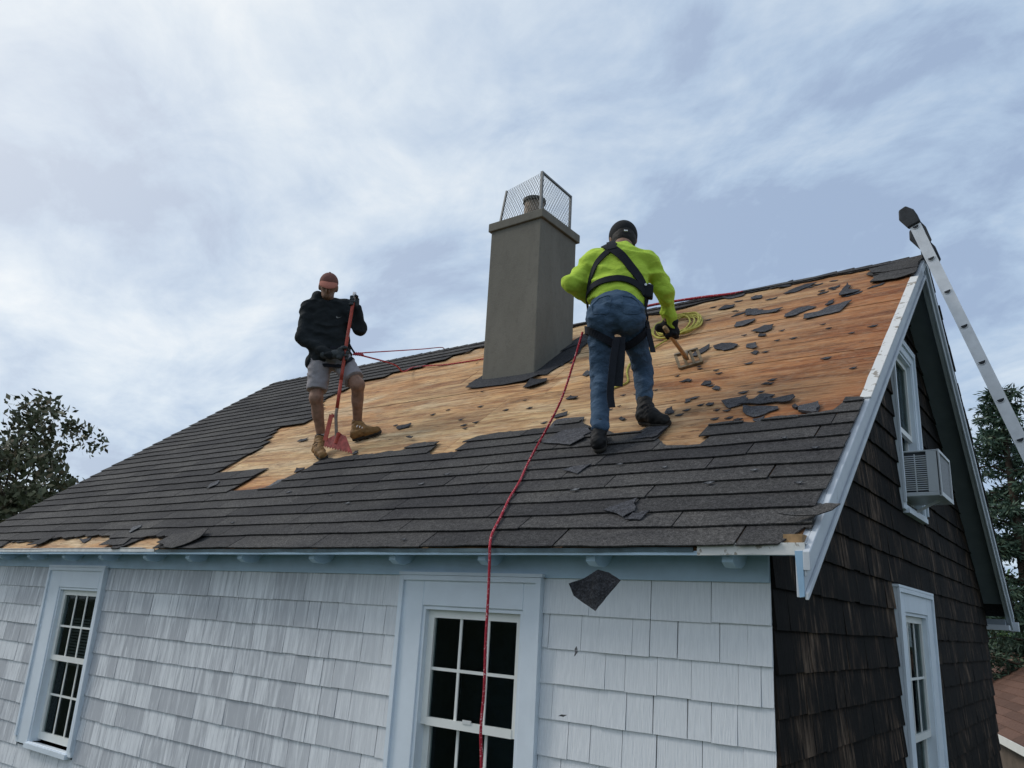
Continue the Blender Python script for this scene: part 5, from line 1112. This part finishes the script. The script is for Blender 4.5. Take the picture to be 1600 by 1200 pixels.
sc = lambda pts, d=0.0: [T3(A3(p) - N2 * d) for p in pts]
MB_ = T3(N2)
tors = union([rc(K['shL'] * .92 + K['shR'] * .08, K['shR'] * .92 + K['shL'] * .08, 0.083, 0.083), rc(K['shL'] * .74 + K['shR'] * .26 - UP * .03, K['waist'] - R2 * 0.075 - UP * .10, 0.118), rc(K['shR'] * .74 + K['shL'] * .26 - UP * .03, K['waist'] + R2 * 0.075 - UP * .10, 0.118), rc(K['chest'] + UP * .06, K['waist'] - UP * .1, 0.135), rc(K['neck'] - UP * 0.075, K['neck'] - UP * 0.025, 0.10, 0.072), rc(K['shL'] * .6 + K['shR'] * .4 + UP * .055, K['shL'] * .4 + K['shR'] * .6 + UP * .055, 0.075)], 0.035)
ribbon(sc([(-1.225,0.66,4.90),(-1.240,0.658,4.860),(-1.282,0.633,4.806),(-1.331,0.606,4.740),(-1.358,0.592,4.665),(-1.376,0.585,4.591),(-1.385,0.585,4.54)], .25), 0.042, tors, 0.009, march=MB_).out('harness_strap', 'webbing', w2)
ribbon(sc([(-1.285,0.63,4.895),(-1.236,0.659,4.845),(-1.175,0.692,4.772),(-1.122,0.721,4.689),(-1.075,0.747,4.615),(-1.045,0.762,4.555)], .25), 0.062, tors, 0.012, march=MB_).out('harness_strap', 'webbing', w2)
ribbon(sc([(-1.385,0.51,4.50),(-1.357,0.523,4.524),(-1.312,0.548,4.565),(-1.235,0.591,4.592),(-1.157,0.634,4.597),(-1.092,0.669,4.580),(-1.034,0.701,4.537),(-1.02,0.72,4.50)], .2), 0.046, tors, 0.014, march=MB_).out('harness_strap', 'webbing', w2)
ribbon(sc([(-1.250,0.65,4.925),(-1.243,0.655,4.895),(-1.236,0.659,4.84)], .25), 0.060, tors, 0.016, march=MB_).out('dorsal_pad', 'webbing', w2)
for hp, kn, s_ in ((K['hipL'], K['knL'], -1), (K['hipR'], K['knR'], 1)):
    lf = union([rc(hp + UP * .03, kn, 0.106, 0.074), ell(hp - N2 * 0.050 + UP * 0.015, (0.100, 0.095, 0.110), (R2, N2, UP))], 0.024)
    c = hp * .70 + kn * .30; ax_ = nrm(nrm(hp - kn) + R2 * s_ * -0.50 ); e1_ = nrm(np.cross(ax_, N2)); e2_ = np.cross(ax_, e1_); dr = np.array([e1_ * math.cos(a) + e2_ * math.sin(a) for a in np.linspace(0, 2 * math.pi, 36, endpoint=False)])
    ribbon(c + dr * 0.22, 0.050, lf, 0.008, 0.005, 0, march=-dr, closed=True).out('leg_strap', 'webbing', w2)
ribbon(sc([(-1.156,0.60,4.163),(-1.169,0.585,4.025),(-1.177,0.575,3.875),(-1.181,0.575,3.771),(-1.171,0.58,3.691)]), 0.045, None, side=T3(-N2 + R2 * .15)).out('hanging_strap', 'webbing', w2)
ribbon(sc([(-1.139,0.621,4.170),(-1.139,0.621,4.033),(-1.144,0.618,3.942),(-1.149,0.615,3.837)]), 0.058, None, side=T3(-N2)).out('hanging_strap', 'webbing', w2)
ribbon(sc([(-1.030,0.790,4.262),(-1.022,0.790,4.215),(-1.012,0.795,4.168),(-0.998,0.80,4.098)]), 0.034, None, side=T3(-N2 + R2 * .4)).out('hanging_strap', 'webbing', w2)
ribbon(sc([(-1.045,0.775,4.57),(-1.01,0.80,4.45),(-1.0,0.80,4.35),(-1.0,0.79,4.25),(-0.99,0.78,4.19)]), 0.035, W2S, 0.008).out('side_strap', 'webbing', w2)
po = A3((-1.045, 0.80, 4.535)); bevel(B().hexa([T3(po + R2 * a * 0.042 + UP * c * 0.055 + N2 * e2 * 0.03) for e2 in (-1, 1) for a, c in ((-1, -.8), (0.9, -1), (1, 0.75), (-0.6, 1))]).out('pouch', 'webbing', w2), 0.01, 2)
B().tube([T3(po - N2 * .034 + UP * .035 - R2 * .01), T3(po - N2 * .04 + UP * .035 - R2 * .01)], 0.009, 8).out('buckle', 'aluminium', w2)
# gloves: right one on the fork handle, left one resting in front of the belly
fk = A3(rp(-1.225, 2.655, 0.03)); hg = K['haR']; fa = nrm(hg - fk); htop = hg + fa * 0.14
sdf_part('glove', hand(K['wrR'] + A3((0.0, -0.01, -0.01)), hg, fa, R2 * .8 - N2 * .5 + UP * .3, 0.017, 1.18, flip=1), 'glove_black', w2, 0.0042)
sdf_part('glove_cuff', union([rc(K['wrR'], K['wrR'] * .4 + hg * .6, 0.055, 0.050), rc(K['wrR'] * .5 + hg * .5 - R2 * .02, K['wrR'] * .5 + hg * .5 - R2 * .075 + UP * .0, 0.042, 0.032)], 0.02, cuts=[(K['wrR'] + nrm(K['wrR'] - hg) * .02, K['wrR'] - hg)]), 'glove_black', w2, 0.006)
gL = K['haL'] + N2 * 0.04 + R2 * 0.05
sdf_part('glove', hand(K['haL'], gL, UP * .4 + R2 * .2, -N2, 0.016, 1.1), 'glove_black', w2, 0.0042)

# ---- roofing fork
fork = empty('roofing_fork', T3(fk), 'wooden handled roofing fork with open steel head under the gloved hand', 'tool')
B().tube([T3(htop), T3(hg), T3(fk + fa * 0.04)], 0.0165, 10).out('handle', 'handle_wood', fork, smooth=True)
fx2, fv2 = A3((1, 0, 0)), RUv
# head frame in roof coordinates, slanted as seen
pA, pB, pC, pD = [A3(rp(*q)) for q in ((-1.345, 2.70, 0.02), (-1.275, 2.565, 0.004), (-1.11, 2.645, 0.004), (-1.18, 2.78, 0.02))]
pA2, pD2 = pA + RN * 0.05, pD + RN * 0.05
B().bar(T3(pA2), T3(pD2), 0.032, 0.022, T3(RN)).out('cross_bar', 'fork_steel', fork)
B().bar(T3(pB), T3(pC), 0.044, 0.016, T3(RN)).out('front_blade', 'fork_steel', fork)
for t_ in (0.03, 0.35, 0.66, 0.97):
    a = pA2 * (1 - t_) + pD2 * t_; c = pB * (1 - t_) + pC * t_
    B().bar(T3(a), T3(c), 0.022, 0.020, T3(RN)).out('tine', 'fork_steel', fork)
B().tube([T3(fk + fa * 0.10), T3((pA2 + pD2) / 2)], [0.021, 0.016], 10).out('ferrule', 'fork_steel', fork, smooth=True)

# ------------------------------------------------------------------ vegetation
def leaf_quads(P, N, size, rg, asp=0.55):
    """P centres -> bent diamond leaves"""
    n = len(P); d = rg.normal(size=(n, 3)); d /= np.linalg.norm(d, axis=1)[:, None]; d[:, 2] -= 0.35
    u = np.cross(d, rg.normal(size=(n, 3))); u /= np.linalg.norm(u, axis=1)[:, None] + 1e-9; s_ = (size * rg.uniform(0.6, 1.3, n))[:, None]
    V = np.stack([P - d * s_ * .5, P + u * s_ * asp * .5, P + d * s_ * .5, P - u * s_ * asp * .5], 1).reshape(-1, 3)
    F = np.arange(4 * n).reshape(-1, 4).tolist(); return V, F
def broad_tree(name, base, height, crown_c, crown_r, label, mat, seed, ncl=90, per=110, lsize=0.11, cr=0.42, group=None):
    rg = np.random.default_rng(seed); t = empty(name, base, label, 'tree', group); base = A3(base); cc = A3(crown_c); cr3 = A3(crown_r)
    tr = B(); fork_ = base * 0.45 + A3((cc[0], cc[1], cc[2] - cr3[2] * 0.5)) * 0.55
    tr.tube(spline([T3(base), T3((base + fork_) / 2 + A3((0.15, -.1, 0))), T3(fork_)], 5), list(np.linspace(0.24, 0.16, 11)), 9)
    tips = []
    for i in range(ncl):
        d = rg.normal(size=3); d /= np.linalg.norm(d); r = rg.uniform(0.25, 1.0) ** 0.6; tips.append(cc + d * cr3 * r * (0.82 + 0.3 * math.sin(3 * d[0] + seed) * math.cos(4 * d[2])))
    trk = tr.out('trunk', 'bark', t, smooth=True)
    lb = B()
    for i, tp in enumerate(tips):
        if i % 3 == 0:
            mid = fork_ * .5 + tp * .5 + rg.normal(size=3) * .15; lb.tube(spline([T3(fork_), T3(mid), T3(tp)], 4), list(np.linspace(0.07, 0.012, 9)), 5)
    lb.out('limbs', 'bark', trk, smooth=True)
    P = []
    for tp in tips:
        k = int(per * rg.uniform(0.5, 1.4)); q = rg.normal(size=(k, 3)); q *= (rg.uniform(0, 1, k) ** 0.45 / (np.linalg.norm(q, axis=1) + 1e-9))[:, None]; P.append(tp + q * cr * rg.uniform(0.6, 1.3) * A3((1, 1, 0.75)))
    V, F = leaf_quads(np.concatenate(P), None, lsize, rg); new('crown', V, F, mat, t); return t
broad_tree('broadleaf_tree', (-23.2, 5.6, GZ), 9, (-23.0, 5.5, 4.95), (2.75, 2.6, 2.55), 'dark broadleaf tree behind the left end of the roof', 'leaf_dark', 4, 105, 85, 0.19, 0.62)
broad_tree('broadleaf_tree', (0.3, 28.0, GZ), 6, (0.3, 28.0, 3.0), (4.2, 2.5, 3.4), 'yellow green broadleaf tree below the conifer at the right', 'leaf_mid', 8, 110, 110, 0.16, 0.6)
broad_tree('broadleaf_tree', (-2.2, 21.5, GZ), 5, (-1.9, 21.5, 1.9), (2.6, 1.6, 2.2), 'deep green leafy tree under the back eave at the right', 'leaf_deep', 9, 90, 110, 0.15, 0.55)
def conifer(base, top, rad, label, seed):
    rg = np.random.default_rng(seed); t = empty('conifer_tree', base, label, 'tree'); base, top = A3(base), A3(top); H = top[2] - base[2]
    tr = B().tube([T3(base), T3(base * .5 + top * .5), T3(top)], [0.26, 0.14, 0.02], 9).out('trunk', 'bark', t, smooth=True)
    lb = B(); P = []; D = []
    zz_ = 0.12
    while zz_ < 0.99:
        c = base + (top - base) * zz_; R0 = rad * (1 - zz_) ** 0.75 + 0.22
        for k in range(5):
            a = rg.uniform(0, 6.28); L = R0 * rg.uniform(0.65, 1.2); dr = A3((math.cos(a), math.sin(a), 0)); up = rg.uniform(0.05, 0.35)
            pts = [c, c + dr * L * .5 + A3((0, 0, L * (up - 0.12))), c + dr * L + A3((0, 0, L * (up - 0.22)))]
            sp = spline([T3(p) for p in pts], 4); lb.tube(sp, list(np.linspace(0.03, 0.006, len(sp))), 4)
            for s_ in np.linspace(0.15, 1.0, int(7 + 9 * L)):
                i0 = min(int(s_ * (len(sp) - 1)), len(sp) - 2); q = A3(sp[i0]) + (A3(sp[i0 + 1]) - A3(sp[i0])) * (s_ * (len(sp) - 1) - i0)
                m_ = 13; wv = rg.normal(size=(m_, 3)) * A3((0.10, 0.10, 0.07)) - A3((0, 0, 0.05)); P.append(q + wv); D.append(wv)
        zz_ += 0.032
    lb.out('branches', 'bark', tr, smooth=True)
    P = np.concatenate(P); D = np.concatenate(D); n = len(P); d = D + rg.normal(size=(n, 3)) * 0.05; d /= np.linalg.norm(d, axis=1)[:, None]; u = np.cross(d, rg.normal(size=(n, 3))); u /= np.linalg.norm(u, axis=1)[:, None] + 1e-9
    s_ = (0.15 * rg.uniform(.6, 1.3, n))[:, None]; V = np.stack([P - d * s_ * .5, P + u * s_ * .13, P + d * s_ * .5, P - u * s_ * .13], 1).reshape(-1, 3)
    new('crown', V, np.arange(4 * n).reshape(-1, 4).tolist(), 'leaf_needle', t)
conifer((-0.15, 16.4, GZ), (-0.35, 15.9, 7.75), 1.75, 'tall dark conifer behind the gable beside the ladder', 3)
# ------------------------------------------------------------------ neighbouring house
nd_ = nrm((-0.30, 0.954, 0)); nx_ = A3((nd_[1], -nd_[0], 0)); E0_ = A3((-0.47, 11.25, 1.10))
def npt(s_, t_, u_): return T3(E0_ + nd_ * s_ + nx_ * t_ + UP * u_)      # along the eave, across, up
nb = empty('neighbour_house', npt(4, 2, GZ - 1.10), 'low neighbouring house with brown shingle roof at the lower right', 'house')
S0, S1, TR, UR = -1.6, 13.0, 1.8, 1.10
def nbox(a, c): return B().hexa([npt(a[0], a[1], a[2]), npt(c[0], a[1], a[2]), npt(c[0], c[1], a[2]), npt(a[0], c[1], a[2]), npt(a[0], a[1], c[2]), npt(c[0], a[1], c[2]), npt(c[0], c[1], c[2]), npt(a[0], c[1], c[2])])
nbox((S0 + 0.2, 0.22, GZ - 1.10), (S1 - 0.2, 2 * TR - 0.22, -0.03)).out('wall', 'neighbour_siding', nb)
nr = B().prism([npt(S0, 0, -0.03), npt(S0, TR, UR - 0.03), npt(S0, 2 * TR, -0.03), npt(S0, 2 * TR, -0.06), npt(S0, TR, UR - 0.06), npt(S0, 0, -0.06)], T3(nd_ * (S1 - S0))).out('roof', 'brown_roof', nb)
nc = 12
for i in range(nc):
    t0, t1 = TR * i / nc - 0.02, TR * (i + 1) / nc; sl_ = UR / TR; x = S0 - rnd.random()
    while x < S1:
        x1 = min(x + 1.0, S1); a = max(x, S0)
        if x1 - a > 0.05:
            B().hexa([npt(a + .004, t0, t0 * sl_ - 0.02), npt(x1 - .004, t0, t0 * sl_ - 0.02), npt(x1 - .004, t1, t1 * sl_ - 0.02), npt(a + .004, t1, t1 * sl_ - 0.02), npt(a + .004, t0, t0 * sl_ + 0.014), npt(x1 - .004, t0, t0 * sl_ + 0.014), npt(x1 - .004, t1, t1 * sl_ + 0.002), npt(a + .004, t1, t1 * sl_ + 0.002)]).out('roof_shingle', 'brown_roof', nr)
        x = x1
nbox((S0, TR - 0.09, UR - 0.02), (S1, TR + 0.09, UR + 0.02)).out('ridge_cap', 'brown_roof', nr)
nbox((S0 + 0.01, -0.035, -0.13), (S1, -0.005, -0.012)).out('fascia', 'sash_white', nb)
nbox((S0 + 0.01, -0.004, -0.12), (S1, 0.22, -0.10)).out('soffit', 'sash_white', nb)
